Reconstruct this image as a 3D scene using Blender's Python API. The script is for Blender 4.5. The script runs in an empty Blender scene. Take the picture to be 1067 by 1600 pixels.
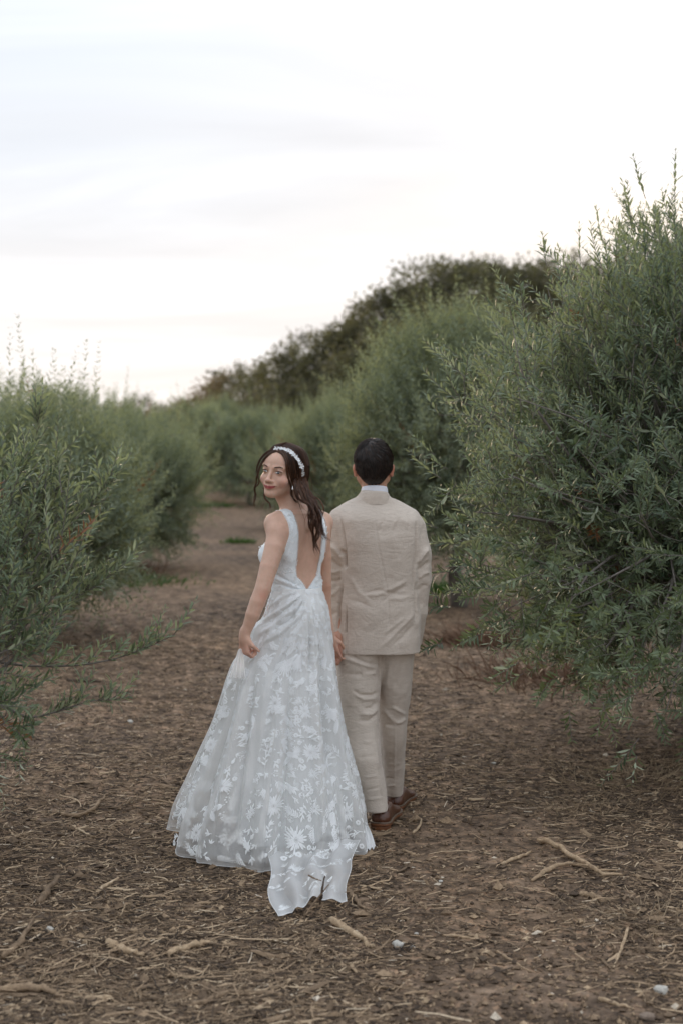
import bpy, math, random
import numpy as np
from mathutils import Vector, Matrix
from mathutils.bvhtree import BVHTree

scene = bpy.context.scene
COL = scene.collection
PI = math.pi
rng = np.random.default_rng(7)

# ------------------------------------------------------------------ camera
F_PX, CAM_H, PITCH = 2222.2, 1.6, math.radians(1.55)
cam_data = bpy.data.cameras.new('camera')
cam_data.sensor_fit = 'VERTICAL'
cam_data.sensor_height = 36.0
cam_data.sensor_width = 24.0
cam_data.lens = 50.0
cam_data.clip_start = 0.1
cam_data.clip_end = 1500.0
cam_data.dof.use_dof = True
cam_data.dof.focus_distance = 6.05
cam_data.dof.aperture_fstop = 2.3
cam = bpy.data.objects.new('camera', cam_data)
cam.location = (0, 0, CAM_H)
cam.rotation_euler = (PI / 2 - PITCH, 0, 0)
COL.objects.link(cam)
scene.camera = cam

# ------------------------------------------------------------------ light
SUN_EL, SUN_AZ = math.radians(7.0), math.radians(-16.0)      # low, ahead and a little to the left
sun_data = bpy.data.lights.new('sun', 'SUN')
sun_data.energy = 0.9
sun_data.angle = math.radians(14)
sun_data.color = (1.0, 0.74, 0.50)
sun = bpy.data.objects.new('sun', sun_data)
sdir = Vector((math.sin(SUN_AZ) * math.cos(SUN_EL), math.cos(SUN_AZ) * math.cos(SUN_EL), math.sin(SUN_EL)))
sun.rotation_euler = (-sdir).to_track_quat('-Z', 'Y').to_euler()
sun.location = (-5, 20, 12)
COL.objects.link(sun)

world = bpy.data.worlds.new('World')
scene.world = world
world.use_nodes = True
wt = world.node_tree
for n in list(wt.nodes):
    wt.nodes.remove(n)


def nd(t, typ, **kw):
    n = t.nodes.new(typ)
    for k, v in kw.items():
        if k == 'inp':
            for a, b in v.items():
                n.inputs[a].default_value = b
        else:
            setattr(n, k, v)
    return n


def ramp(t, stops, interp='LINEAR'):
    n = t.nodes.new('ShaderNodeValToRGB')
    n.color_ramp.interpolation = interp
    e = n.color_ramp.elements
    while len(e) < len(stops):
        e.new(0.5)
    for i, (p, c) in enumerate(stops):
        e[i].position = p
        e[i].color = (c[0], c[1], c[2], 1) if hasattr(c, '__len__') else (c, c, c, 1)
    return n


def build_world():
    t = wt
    L = t.links.new
    sky = nd(t, 'ShaderNodeTexSky', sky_type='NISHITA', sun_disc=False, sun_elevation=SUN_EL,
             sun_rotation=-SUN_AZ, altitude=100.0, air_density=1.0, dust_density=2.0, ozone_density=1.0)
    tc = nd(t, 'ShaderNodeTexCoord')
    sep = nd(t, 'ShaderNodeSeparateXYZ')
    L(tc.outputs['Generated'], sep.inputs[0])
    # cloud layer laid on a plane overhead: streaks get finer towards the horizon
    az = nd(t, 'ShaderNodeMath', operation='ABSOLUTE')
    L(sep.outputs['Z'], az.inputs[0])
    zz = nd(t, 'ShaderNodeMath', operation='ADD', inp={1: 0.16})
    L(az.outputs[0], zz.inputs[0])
    dx = nd(t, 'ShaderNodeMath', operation='DIVIDE')
    dy = nd(t, 'ShaderNodeMath', operation='DIVIDE')
    L(sep.outputs['X'], dx.inputs[0]); L(zz.outputs[0], dx.inputs[1])
    L(sep.outputs['Y'], dy.inputs[0]); L(zz.outputs[0], dy.inputs[1])
    comb = nd(t, 'ShaderNodeCombineXYZ')
    L(dx.outputs[0], comb.inputs[0]); L(dy.outputs[0], comb.inputs[1])
    mp = nd(t, 'ShaderNodeMapping')
    mp.inputs['Rotation'].default_value = (0, 0, math.radians(24))
    mp.inputs['Scale'].default_value = (0.75, 1.7, 1)
    mp.inputs['Location'].default_value = (3.1, 1.4, 0)
    L(comb.outputs[0], mp.inputs[0])
    n1 = nd(t, 'ShaderNodeTexNoise', inp={'Scale': 1.25, 'Detail': 8, 'Roughness': 0.56, 'Distortion': 0.7})
    L(mp.outputs[0], n1.inputs['Vector'])
    n2 = nd(t, 'ShaderNodeTexNoise', inp={'Scale': 0.62, 'Detail': 3, 'Roughness': 0.5, 'Distortion': 0.2})
    L(mp.outputs[0], n2.inputs['Vector'])
    # brightness of the cloud sheet
    r1 = ramp(t, [(0.26, (3.42, 3.43, 3.56)), (0.50, (3.90, 3.92, 4.06)), (0.74, (4.75, 4.82, 5.05))])
    L(n1.outputs['Fac'], r1.inputs[0])
    # thin places where blue shows through, high up on the left
    r2 = ramp(t, [(0.34, 1), (0.56, .25)])
    L(n2.outputs['Fac'], r2.inputs[0])
    lowr = nd(t, 'ShaderNodeMapRange', inp={1: 0.08, 2: 0.42, 3: 0.05, 4: 0.9})
    L(sep.outputs['Z'], lowr.inputs[0])
    gap = nd(t, 'ShaderNodeMath', operation='MULTIPLY')
    L(r2.outputs[0], gap.inputs[0]); L(lowr.outputs[0], gap.inputs[1])
    # sky seen through the thin sheet: pale blue plus the physical sky
    skm = nd(t, 'ShaderNodeMix', data_type='RGBA', blend_type='MIX', inp={0: 0.78})
    L(sky.outputs[0], skm.inputs[6]); skm.inputs[7].default_value = (3.3, 3.95, 4.9, 1)
    # an overcast sky is brighter overhead than at the horizon
    zz2 = nd(t, 'ShaderNodeMath', operation='MULTIPLY'); L(sep.outputs['Z'], zz2.inputs[0]); L(sep.outputs['Z'], zz2.inputs[1])
    zm = nd(t, 'ShaderNodeMath', operation='MULTIPLY_ADD', inp={1: 1.9, 2: .96}); L(zz2.outputs[0], zm.inputs[0])
    r1m = nd(t, 'ShaderNodeVectorMath', operation='SCALE'); L(r1.outputs[0], r1m.inputs[0]); L(zm.outputs[0], r1m.inputs['Scale'])
    m1 = nd(t, 'ShaderNodeMix', data_type='RGBA')
    L(gap.outputs[0], m1.inputs[0]); L(r1m.outputs[0], m1.inputs[6]); L(skm.outputs[2], m1.inputs[7])
    # warm glow low on the horizon round the hidden sun
    dot = nd(t, 'ShaderNodeVectorMath', operation='DOT_PRODUCT')
    dot.inputs[1].default_value = sdir
    L(tc.outputs['Generated'], dot.inputs[0])
    g = nd(t, 'ShaderNodeMapRange', inp={1: 0.78, 2: 1.0, 3: 0.0, 4: 1.0})
    g.interpolation_type = 'SMOOTHSTEP'
    L(dot.outputs['Value'], g.inputs[0])
    hz = nd(t, 'ShaderNodeMapRange', inp={1: 0.0, 2: 0.22, 3: 1.0, 4: 0.0})
    hz.interpolation_type = 'SMOOTHSTEP'
    L(az.outputs[0], hz.inputs[0])
    gm = nd(t, 'ShaderNodeMath', operation='MULTIPLY')
    L(g.outputs[0], gm.inputs[0]); L(hz.outputs[0], gm.inputs[1])
    add = nd(t, 'ShaderNodeMix', data_type='RGBA', blend_type='ADD')
    L(gm.outputs[0], add.inputs[0]); L(m1.outputs[2], add.inputs[6])
    add.inputs[7].default_value = (1.25, .85, .42, 1)
    bg = nd(t, 'ShaderNodeBackground', inp={'Strength': 0.1})
    L(add.outputs[2], bg.inputs[0])
    out = nd(t, 'ShaderNodeOutputWorld')
    L(bg.outputs[0], out.inputs[0])


build_world()

scene.render.engine = 'CYCLES'
scene.view_settings.view_transform = 'Standard'
scene.view_settings.look = 'None'
scene.view_settings.exposure = 1.2
scene.view_settings.gamma = 1.0
scene.view_settings.use_curve_mapping = False
scene.cycles.use_denoising = True
scene.cycles.max_bounces = 6
scene.cycles.diffuse_bounces = 3
scene.cycles.glossy_bounces = 2
scene.cycles.transmission_bounces = 3
scene.cycles.transparent_max_bounces = 12
scene.cycles.caustics_reflective = False
scene.cycles.caustics_refractive = False


# ------------------------------------------------------------------ helpers
def W(px, py, Y):
    """World point seen at photo pixel (px, py) at distance Y: a survey of the photograph."""
    a = (800 - py) / F_PX
    t = Y / (math.cos(PITCH) + a * math.sin(PITCH))
    return np.array((t * (px - 533.5) / F_PX, Y, CAM_H + t * (-math.sin(PITCH) + a * math.cos(PITCH))))


def unit(v):
    v = np.asarray(v, float)
    return v / (np.linalg.norm(v, axis=-1, keepdims=True) + 1e-12)


def smooth(a, b, x):
    t = np.clip((x - a) / (b - a), 0, 1)
    return t * t * (3 - 2 * t)


class Noise:
    """Cheap smooth value noise in numpy: a sum of random plane waves."""
    def __init__(s, seed, freq, n=14, dim=2):
        r = np.random.default_rng(seed)
        d = unit(r.normal(size=(n, dim)))
        s.k = d * freq * r.uniform(0.6, 1.6, (n, 1)) * 2 * PI
        s.p = r.uniform(0, 2 * PI, n)
        s.n = n

    def __call__(s, *c):
        out = 0
        for i in range(s.n):
            out = out + np.sin(sum(s.k[i, j] * c[j] for j in range(len(c))) + s.p[i])
        return out / math.sqrt(s.n)


def tag(o, label=None, cat=None, group=None, kind=None):
    if label: o['label'] = label
    if cat: o['category'] = cat
    if group: o['group'] = group
    if kind: o['kind'] = kind
    return o


def empty(name, loc=(0, 0, 0), label=None, cat=None, group=None):
    o = bpy.data.objects.new(name, None)
    o.empty_display_size = 0.1
    o.location = tuple(float(c) for c in loc)
    COL.objects.link(o)
    return tag(o, label, cat, group)


def mesh_data(name, V, faces, mats, attrs=None, smooth_=True, mat_idx=None):
    me = bpy.data.meshes.new(name)
    V = np.ascontiguousarray(V, dtype=np.float32)
    faces = [np.asarray(f, dtype=np.int32) for f in faces if len(f)]
    nl = sum(f.size for f in faces)
    nf = sum(len(f) for f in faces)
    me.vertices.add(len(V)); me.vertices.foreach_set('co', V.ravel())
    me.loops.add(nl); me.polygons.add(nf)
    me.loops.foreach_set('vertex_index', np.concatenate([f.ravel() for f in faces]))
    sizes = np.concatenate([np.full(len(f), f.shape[1], np.int32) for f in faces])
    starts = np.concatenate([[0], np.cumsum(sizes)[:-1]]).astype(np.int32)
    me.polygons.foreach_set('loop_start', starts)
    me.polygons.foreach_set('loop_total', sizes)
    me.polygons.foreach_set('use_smooth', np.full(nf, bool(smooth_)))
    if mat_idx is not None:
        me.polygons.foreach_set('material_index', np.asarray(mat_idx, np.int32))
    for m in (mats if isinstance(mats, (list, tuple)) else [mats]):
        me.materials.append(m)
    for k, a in (attrs or {}).items():
        a = np.asarray(a, np.float32)
        if a.ndim == 1:
            at = me.attributes.new(k, 'FLOAT', 'POINT'); at.data.foreach_set('value', a)
        elif a.shape[1] == 4:
            at = me.attributes.new(k, 'FLOAT_COLOR', 'POINT'); at.data.foreach_set('color', a.ravel())
        else:
            at = me.attributes.new(k, 'FLOAT_VECTOR', 'POINT'); at.data.foreach_set('vector', a.ravel())
    me.update(calc_edges=True)
    return me


def mk(name, V, faces, mats, parent=None, attrs=None, smooth_=True, origin=None, mat_idx=None, kind=None):
    """Link one mesh object; V is in world space, origin (or the parent's place) becomes its own."""
    V = np.asarray(V, dtype=np.float64)
    if isinstance(faces, np.ndarray): faces = [faces]
    base = np.zeros(3)
    if parent is not None:
        p = parent
        while p is not None:
            base = base + np.array(p.location); p = p.parent
    elif origin is not None:
        base = np.array(origin, float)
    me = mesh_data(name, V - base, faces, mats, attrs, smooth_, mat_idx)
    o = bpy.data.objects.new(name, me)
    COL.objects.link(o)
    if parent is not None:
        o.parent = parent
    elif origin is not None:
        o.location = tuple(base)
    if kind: o['kind'] = kind
    return o


def tubes(P, R, sides=4, caps=True):
    """Many tubes at once. P (n, m, 3) centre lines, R (n, m) radii -> V, [quads, tris]."""
    P = np.asarray(P, float); R = np.asarray(R, float)
    if P.ndim == 2: P = P[None]; R = R[None]
    n, m, _ = P.shape
    T = np.gradient(P, axis=1); T = unit(T)
    ref = np.where(np.abs(T[:, :1, 2:3]) > 0.9, np.array([[[1.0, 0, 0]]]), np.array([[[0, 0, 1.0]]]))
    ref = np.broadcast_to(ref, T.shape)
    A = unit(np.cross(T, ref)); B = np.cross(T, A)
    ang = np.arange(sides) * 2 * PI / sides
    V = P[:, :, None] + R[:, :, None, None] * (A[:, :, None] * np.cos(ang)[None, None, :, None] + B[:, :, None] * np.sin(ang)[None, None, :, None])
    V = V.reshape(-1, 3)
    base = (np.arange(n) * m * sides)[:, None, None]
    i = (np.arange(m - 1) * sides)[None, :, None]
    j = np.arange(sides)[None, None, :]
    j2 = (j + 1) % sides
    q = np.stack([base + i + j, base + i + j2, base + i + sides + j2, base + i + sides + j], -1).reshape(-1, 4)
    F = [q]
    if caps:
        if sides == 4:
            b = (np.arange(n) * m * sides)[:, None]
            F.append(b + np.array([3, 2, 1, 0])[None])
            F.append(b + (m - 1) * sides + np.array([0, 1, 2, 3])[None])
        elif sides == 3:
            b = (np.arange(n) * m * sides)[:, None]
            F.append(b + np.array([2, 1, 0])[None])
            F.append(b + (m - 1) * sides + np.array([0, 1, 2])[None])
        else:
            b = (np.arange(n) * m * sides)[:, None]
            k = np.arange(1, sides - 1)
            F.append((b[:, None] + np.stack([np.zeros_like(k), k + 1, k], -1)[None]).reshape(-1, 3))
            F.append((b[:, None] + (m - 1) * sides + np.stack([np.zeros_like(k), k, k + 1], -1)[None]).reshape(-1, 3))
    return V, F


class MB:
    """Collects (V, faces, attrs) pieces into one mesh."""
    def __init__(s): s.V = []; s.F = {}; s.n = 0; s.A = {}

    def add(s, V, faces, **attrs):
        V = np.asarray(V, float).reshape(-1, 3)
        if isinstance(faces, np.ndarray): faces = [faces]
        for f in faces:
            f = np.asarray(f)
            if len(f): s.F.setdefault(f.shape[1], []).append(f + s.n)
        for k, a in attrs.items():
            s.A.setdefault(k, []).append(np.broadcast_to(np.asarray(a, float), (len(V),) + np.shape(a)[1:]) if np.ndim(a) else np.full(len(V), float(a)))
        s.V.append(V); s.n += len(V)

    def build(s, name, mat, parent=None, **kw):
        return mk(name, np.concatenate(s.V), [np.concatenate(f) for f in s.F.values()], mat, parent,
                  attrs={k: np.concatenate(a) for k, a in s.A.items()}, **kw)


# ------------------------------------------------------------------ materials
def new_mat(name):
    m = bpy.data.materials.new(name); m.use_nodes = True
    t = m.node_tree
    for n in list(t.nodes): t.nodes.remove(n)
    out = t.nodes.new('ShaderNodeOutputMaterial')
    return m, t, out, t.links.new


def simple_mat(name, col, rough=0.6, var=0.12, scale=30.0, bump=0.0, bscale=200.0, stretch=(1, 1, 1), sheen=0.0, spec=0.5, metallic=0.0, sss=0.0, detail=5):
    m, t, out, L = new_mat(name)
    tc = nd(t, 'ShaderNodeTexCoord')
    mp = nd(t, 'ShaderNodeMapping'); mp.inputs['Scale'].default_value = stretch
    L(tc.outputs['Object'], mp.inputs[0])
    nz = nd(t, 'ShaderNodeTexNoise', inp={'Scale': scale, 'Detail': detail, 'Roughness': 0.6})
    L(mp.outputs[0], nz.inputs['Vector'])
    c = np.array(col)
    r = ramp(t, [(0.3, tuple(c * (1 - var))), (0.7, tuple(np.minimum(c * (1 + var), 1)))])
    L(nz.outputs['Fac'], r.inputs[0])
    b = nd(t, 'ShaderNodeBsdfPrincipled', inp={'Roughness': rough, 'Specular IOR Level': spec, 'Metallic': metallic, 'Sheen Weight': sheen})
    if sss:
        b.inputs['Subsurface Weight'].default_value = sss
        b.inputs['Subsurface Radius'].default_value = (0.02, 0.008, 0.004)
        b.inputs['Subsurface Scale'].default_value = 0.5
    L(r.outputs[0], b.inputs['Base Color'])
    if bump:
        n2 = nd(t, 'ShaderNodeTexNoise', inp={'Scale': bscale, 'Detail': 3, 'Roughness': 0.6})
        L(mp.outputs[0], n2.inputs['Vector'])
        bp = nd(t, 'ShaderNodeBump', inp={'Strength': bump, 'Distance': 0.01})
        L(n2.outputs['Fac'], bp.inputs['Height'])
        L(bp.outputs[0], b.inputs['Normal'])
    L(b.outputs[0], out.inputs[0])
    return m


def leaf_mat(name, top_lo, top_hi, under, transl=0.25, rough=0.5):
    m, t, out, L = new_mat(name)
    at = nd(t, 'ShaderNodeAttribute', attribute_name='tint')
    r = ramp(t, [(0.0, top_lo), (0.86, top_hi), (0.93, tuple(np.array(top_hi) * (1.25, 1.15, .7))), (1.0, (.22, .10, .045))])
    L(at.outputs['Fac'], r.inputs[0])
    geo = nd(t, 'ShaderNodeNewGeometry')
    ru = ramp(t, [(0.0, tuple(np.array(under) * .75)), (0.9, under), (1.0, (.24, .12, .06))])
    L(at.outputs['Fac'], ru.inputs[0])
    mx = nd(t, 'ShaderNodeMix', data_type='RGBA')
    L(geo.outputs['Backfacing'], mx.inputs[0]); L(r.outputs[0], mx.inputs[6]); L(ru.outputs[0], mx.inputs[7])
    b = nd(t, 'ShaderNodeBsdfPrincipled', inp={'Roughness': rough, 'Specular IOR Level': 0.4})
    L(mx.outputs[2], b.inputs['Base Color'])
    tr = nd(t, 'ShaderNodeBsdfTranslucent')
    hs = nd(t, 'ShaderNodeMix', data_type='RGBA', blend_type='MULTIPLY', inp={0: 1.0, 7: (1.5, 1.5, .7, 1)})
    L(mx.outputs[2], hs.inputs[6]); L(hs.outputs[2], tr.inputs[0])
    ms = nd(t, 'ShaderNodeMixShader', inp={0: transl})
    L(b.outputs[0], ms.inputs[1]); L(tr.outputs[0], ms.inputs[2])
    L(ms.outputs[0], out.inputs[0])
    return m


M = {}
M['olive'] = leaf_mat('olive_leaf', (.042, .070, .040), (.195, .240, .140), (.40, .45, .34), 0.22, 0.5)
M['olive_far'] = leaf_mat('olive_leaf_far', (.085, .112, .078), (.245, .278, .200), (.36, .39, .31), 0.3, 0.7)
M['oak'] = leaf_mat('hill_tree_leaf', (.042, .044, .032), (.135, .128, .088), (.16, .15, .11), 0.4, .8)
M['bark'] = simple_mat('olive_bark', (.12, .105, .088), 0.9, .35, 25, 0.6, 60, (1, 1, .3))
M['twig'] = simple_mat('olive_twig', (.17, .15, .135), 0.8, .25, 40)
M['weed'] = leaf_mat('weed_leaf', (.03, .075, .015), (.07, .14, .03), (.07, .12, .04), 0.3)
M['rust_weed'] = simple_mat('rusty_weed', (.15, .085, .05), 0.9, .4, 30)
M['straw'] = simple_mat('dry_straw', (.30, .225, .14), 0.85, .3, 20)


def wood_mat():
    m, t, out, L = new_mat('wood_litter')
    at = nd(t, 'ShaderNodeAttribute', attribute_name='tint')
    r = ramp(t, [(0.0, (.026, .020, .016)), (0.30, (.105, .074, .050)), (0.55, (.225, .158, .100)), (0.78, (.39, .28, .175)), (0.93, (.52, .40, .265)), (1.0, (.58, .50, .39))])
    L(at.outputs['Fac'], r.inputs[0])
    tc = nd(t, 'ShaderNodeTexCoord')
    nz = nd(t, 'ShaderNodeTexNoise', inp={'Scale': 90.0, 'Detail': 4, 'Roughness': 0.65})
    L(tc.outputs['Object'], nz.inputs['Vector'])
    r2 = ramp(t, [(0.3, 0.6), (0.7, 1.25)])
    L(nz.outputs['Fac'], r2.inputs[0])
    mu = nd(t, 'ShaderNodeMix', data_type='RGBA', blend_type='MULTIPLY', inp={0: 1.0})
    L(r.outputs[0], mu.inputs[6]); L(r2.outputs[0], mu.inputs[7])
    b = nd(t, 'ShaderNodeBsdfPrincipled', inp={'Roughness': 0.85, 'Specular IOR Level': 0.25})
    L(mu.outputs[2], b.inputs['Base Color'])
    bp = nd(t, 'ShaderNodeBump', inp={'Strength': 0.4, 'Distance': 0.004})
    L(nz.outputs['Fac'], bp.inputs['Height']); L(bp.outputs[0], b.inputs['Normal'])
    L(b.outputs[0], out.inputs[0])
    return m


M['wood'] = wood_mat()


def ground_mat():
    m, t, out, L = new_mat('mulched_soil')
    tc = nd(t, 'ShaderNodeTexCoord')
    big = nd(t, 'ShaderNodeTexNoise', inp={'Scale': 0.55, 'Detail': 4, 'Roughness': 0.6})
    L(tc.outputs['Object'], big.inputs['Vector'])
    mid = nd(t, 'ShaderNodeTexNoise', inp={'Scale': 9.0, 'Detail': 8, 'Roughness': 0.72})
    L(tc.outputs['Object'], mid.inputs['Vector'])
    vor = nd(t, 'ShaderNodeTexVoronoi', inp={'Scale': 42.0, 'Randomness': 1.0})
    mp = nd(t, 'ShaderNodeMapping'); mp.inputs['Scale'].default_value = (1.0, 1.0, 1.0)
    wp = nd(t, 'ShaderNodeTexNoise', inp={'Scale': 14.0, 'Detail': 3})
    L(tc.outputs['Object'], wp.inputs['Vector'])
    ad = nd(t, 'ShaderNodeMix', data_type='RGBA', blend_type='LINEAR_LIGHT', inp={0: 0.10})
    L(tc.outputs['Object'], ad.inputs[6]); L(wp.outputs['Color'], ad.inputs[7])
    L(ad.outputs[2], vor.inputs['Vector'])
    rs = ramp(t, [(0.30, (.034, .025, .019)), (0.46, (.118, .088, .064)), (0.58, (.225, .167, .120)), (0.76, (.37, .29, .215))])
    L(mid.outputs['Fac'], rs.inputs[0])
    rv = ramp(t, [(0.0, (.7, .68, .66)), (0.6, (1.0, 1.0, 1.0)), (1.0, (1.6, 1.45, 1.3))])
    sc = nd(t, 'ShaderNodeSeparateColor'); L(vor.outputs['Color'], sc.inputs[0]); L(sc.outputs[0], rv.inputs[0])
    mu = nd(t, 'ShaderNodeMix', data_type='RGBA', blend_type='MULTIPLY', inp={0: 0.85})
    L(rs.outputs[0], mu.inputs[6]); L(rv.outputs[0], mu.inputs[7])
    rb = ramp(t, [(0.35, (.80, .79, .80)), (0.65, (1.25, 1.17, 1.08))])
    L(big.outputs['Fac'], rb.inputs[0])
    m2 = nd(t, 'ShaderNodeMix', data_type='RGBA', blend_type='MULTIPLY', inp={0: 1.0})
    L(mu.outputs[2], m2.inputs[6]); L(rb.outputs[0], m2.inputs[7])
    b = nd(t, 'ShaderNodeBsdfPrincipled', inp={'Roughness': 0.95, 'Specular IOR Level': 0.15})
    L(m2.outputs[2], b.inputs['Base Color'])
    bp = nd(t, 'ShaderNodeBump', inp={'Strength': 0.8, 'Distance': 0.02})
    L(mid.outputs['Fac'], bp.inputs['Height']); L(bp.outputs[0], b.inputs['Normal'])
    L(b.outputs[0], out.inputs[0])
    return m


M['ground'] = ground_mat()

# ------------------------------------------------------------------ terrain
_n1, _n2, _n3 = Noise(1, 0.35), Noise(2, 1.6), Noise(3, 5.0, 20)


def gz(x, y):
    """Height of the ground: flat round the couple, rising gently ahead, a hillside on the right far back."""
    x = np.asarray(x, float); y = np.asarray(y, float)
    rise = 0.024 * np.maximum(y - 7, 0) * smooth(7, 12, y)
    rise = np.minimum(rise, 0.024 * 45)
    d = np.hypot(x, y - 6)
    hill = 9.5 * smooth(-16, 22, x + 0.10 * (y - 60)) * smooth(36, 78, y) + 3.0 * smooth(80, 140, y)
    near = smooth(60, 20, d)
    under = 0.05 * smooth(1.1, 2.0, np.abs(x - 0.25)) * smooth(14, 8, d)
    return rise + hill + near * (0.018 * _n1(x, y) + 0.006 * _n2(x, y) + 0.0022 * _n3(x, y)) + under


def axis_pts(lo, hi, f0, f1, step, grow=1.13):
    mid = list(np.arange(f0, f1 + 1e-6, step))
    a = []; s = step; v = f0
    while v > lo:
        s *= grow; v -= s; a.append(max(v, lo))
    b = []; s = step; v = f1
    while v < hi:
        s *= grow; v += s; b.append(min(v, hi))
    return np.array(a[::-1] + mid + b)


def build_ground():
    xs = axis_pts(-420, 420, -4.0, 4.5, 0.035)
    ys = axis_pts(-260, 620, 3.6, 12.5, 0.035)
    X, Y = np.meshgrid(xs, ys, indexing='ij')
    V = np.stack([X, Y, gz(X, Y)], -1).reshape(-1, 3)
    nx, ny = len(xs), len(ys)
    i = np.arange(nx - 1)[:, None] * ny; j = np.arange(ny - 1)[None]
    a = (i + j).ravel()
    q = np.stack([a, a + ny, a + ny + 1, a + 1], -1)
    mk('ground', V, q, M['ground'], kind='structure')


build_ground()


# ------------------------------------------------------------------ foliage
def leaves(B, D, N, L, Wd, tint, tri=False, curl=0.12):
    """Lanceolate leaves. B base, D direction, N face normal, L length, Wd width."""
    n = len(B)
    D = unit(D); S = unit(np.cross(D, N)); Nn = np.cross(S, D)
    L = L[:, None]; Wd = Wd[:, None]
    if tri:
        V = np.stack([B, B + D * L * .5 + S * Wd * .5, B + D * L - Nn * L * curl, B + D * L * .5 - S * Wd * .5], 1).reshape(-1, 3)
        b = np.arange(n)[:, None] * 4
        F = [np.concatenate([b + np.array([0, 1, 2]), b + np.array([0, 2, 3])])]
        return V, F, np.repeat(tint, 4)
    c = curl
    mid1 = B + D * L * .38 + Nn * L * c * .35
    mid2 = B + D * L * .72 + Nn * L * c * .2
    V = np.stack([B, mid1 + S * Wd * .5, mid2 + S * Wd * .42, B + D * L - Nn * L * c * .5, mid2 - S * Wd * .42, mid1 - S * Wd * .5], 1).reshape(-1, 3)
    b = np.arange(n)[:, None] * 6
    F = [np.concatenate([b + np.array([0, 1, 5]), b + np.array([2, 3, 4])]), b + np.array([1, 2, 4, 5])]
    return V, F, np.repeat(tint, 6)


def shoot_lines(P0, D0, Ln, r, m=6, droop=0.0, wob=0.10):
    """Curved shoots from P0 along D0 bending up (or drooping)."""
    n = len(P0)
    t = np.linspace(0, 1, m)
    wobv = r.normal(size=(n, 3)) * wob
    up = np.array([0, 0, 1.0])
    C = P0[:, None] + Ln[:, None, None] * (D0[:, None] * t[None, :, None] + (wobv[:, None] + up * (0.22 - droop)) * (t[None, :, None] ** 2))
    return C


def leaf_shoots(C, Ln, r, spacing, leaf_len, ratio, tint_mu, full=True, start=0.08, ang=(35, 62), upbias=.35):
    """Opposite leaf pairs along the shoots C (n, m, 3)."""
    n, m, _ = C.shape
    k = max(3, int(np.ceil(Ln.max() / spacing)))
    tt = start + (1 - start) * (np.arange(k)[None] + r.uniform(-.25, .25, (n, k))) * spacing / Ln[:, None]
    ok = (tt > 0) & (tt <= 1.0)
    si, ki = np.nonzero(ok)
    t = tt[si, ki]
    f = t * (m - 1); i0 = np.minimum(f.astype(int), m - 2); fr = (f - i0)[:, None]
    P = C[si, i0] * (1 - fr) + C[si, i0 + 1] * fr
    T = unit(C[si, i0 + 1] - C[si, i0])
    ref = unit(np.cross(T, unit(r.normal(size=(n, 3)))[si]))
    ref2 = np.cross(T, ref)
    odd = (ki % 2)[:, None]
    A = np.where(odd == 0, ref, ref2)
    outs = []
    for s in (1, -1):
        a = np.radians(r.uniform(ang[0], ang[1], len(P)))[:, None]
        D = T * np.cos(a) + A * s * np.sin(a) + r.normal(size=(len(P), 3)) * .13 + np.array([0, 0, upbias * .4])
        Nn = unit(T * 0.9 - A * s * .6 + r.normal(size=(len(P), 3)) * .35 + np.array([0, 0, .35]))
        prof = (0.7 + 0.5 * np.sin(PI * np.clip(t, 0, 1) ** .8)) * (1 - .35 * t)
        Ll = leaf_len * prof * r.uniform(.75, 1.2, len(P))
        tint = np.where(tint_mu[si] > 1.1, 1.0, np.clip(tint_mu[si] + r.normal(size=len(P)) * .16, 0, .9))
        outs.append((P, D, Nn, Ll, Ll * ratio * r.uniform(.8, 1.2, len(P)), tint))
    return [np.concatenate(a) for a in zip(*outs)]


def crown(r, c, rad, nlobe=26, amp=.2):
    ld = unit(r.normal(size=(nlobe, 3))); la = r.uniform(-.6, 1.0, nlobe) * amp

    def mult(d):
        out = np.ones(len(d))
        for k in range(nlobe):
            out += la[k] * np.exp(-((1 - d @ ld[k]) / .06))
        return out
    return mult


def leaf_unit():
    """One unit leaf along +X, normal +Z, for the leaves that are objects of their own."""
    V, F, t = leaves(np.zeros((1, 3)), np.array([[1., 0, 0]]), np.array([[0, 0, 1.]]), np.array([1.]), np.array([.2]), np.array([.5]))
    return V, F


_unit_meshes = []


def leaf_objects(arr, parent, most=300):
    """The largest-showing leaves as separate objects that share a few meshes."""
    if not _unit_meshes:
        V, F = leaf_unit()
        for tn in (.15, .3, .45, .6, .75):
            _unit_meshes.append(mesh_data('leaf', V, F, M['olive'], {'tint': np.full(len(V), tn)}))
    P, D, Nn, L, Wd, tint = arr
    base = np.array(parent.location)
    D = unit(D); S = unit(np.cross(D, Nn)); Z = np.cross(S, D)
    for i in range(min(most, len(P))):
        o = bpy.data.objects.new('leaf', _unit_meshes[int(np.clip(tint[i] * 5, 0, 4))])
        sc = L[i]; w = Wd[i] / .2
        o.matrix_local = Matrix(((D[i][0] * sc, -S[i][0] * w, Z[i][0] * sc, P[i][0] - base[0]),
                                 (D[i][1] * sc, -S[i][1] * w, Z[i][1] * sc, P[i][1] - base[1]),
                                 (D[i][2] * sc, -S[i][2] * w, Z[i][2] * sc, P[i][2] - base[2]), (0, 0, 0, 1)))
        o.parent = parent
        COL.objects.link(o)


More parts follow.
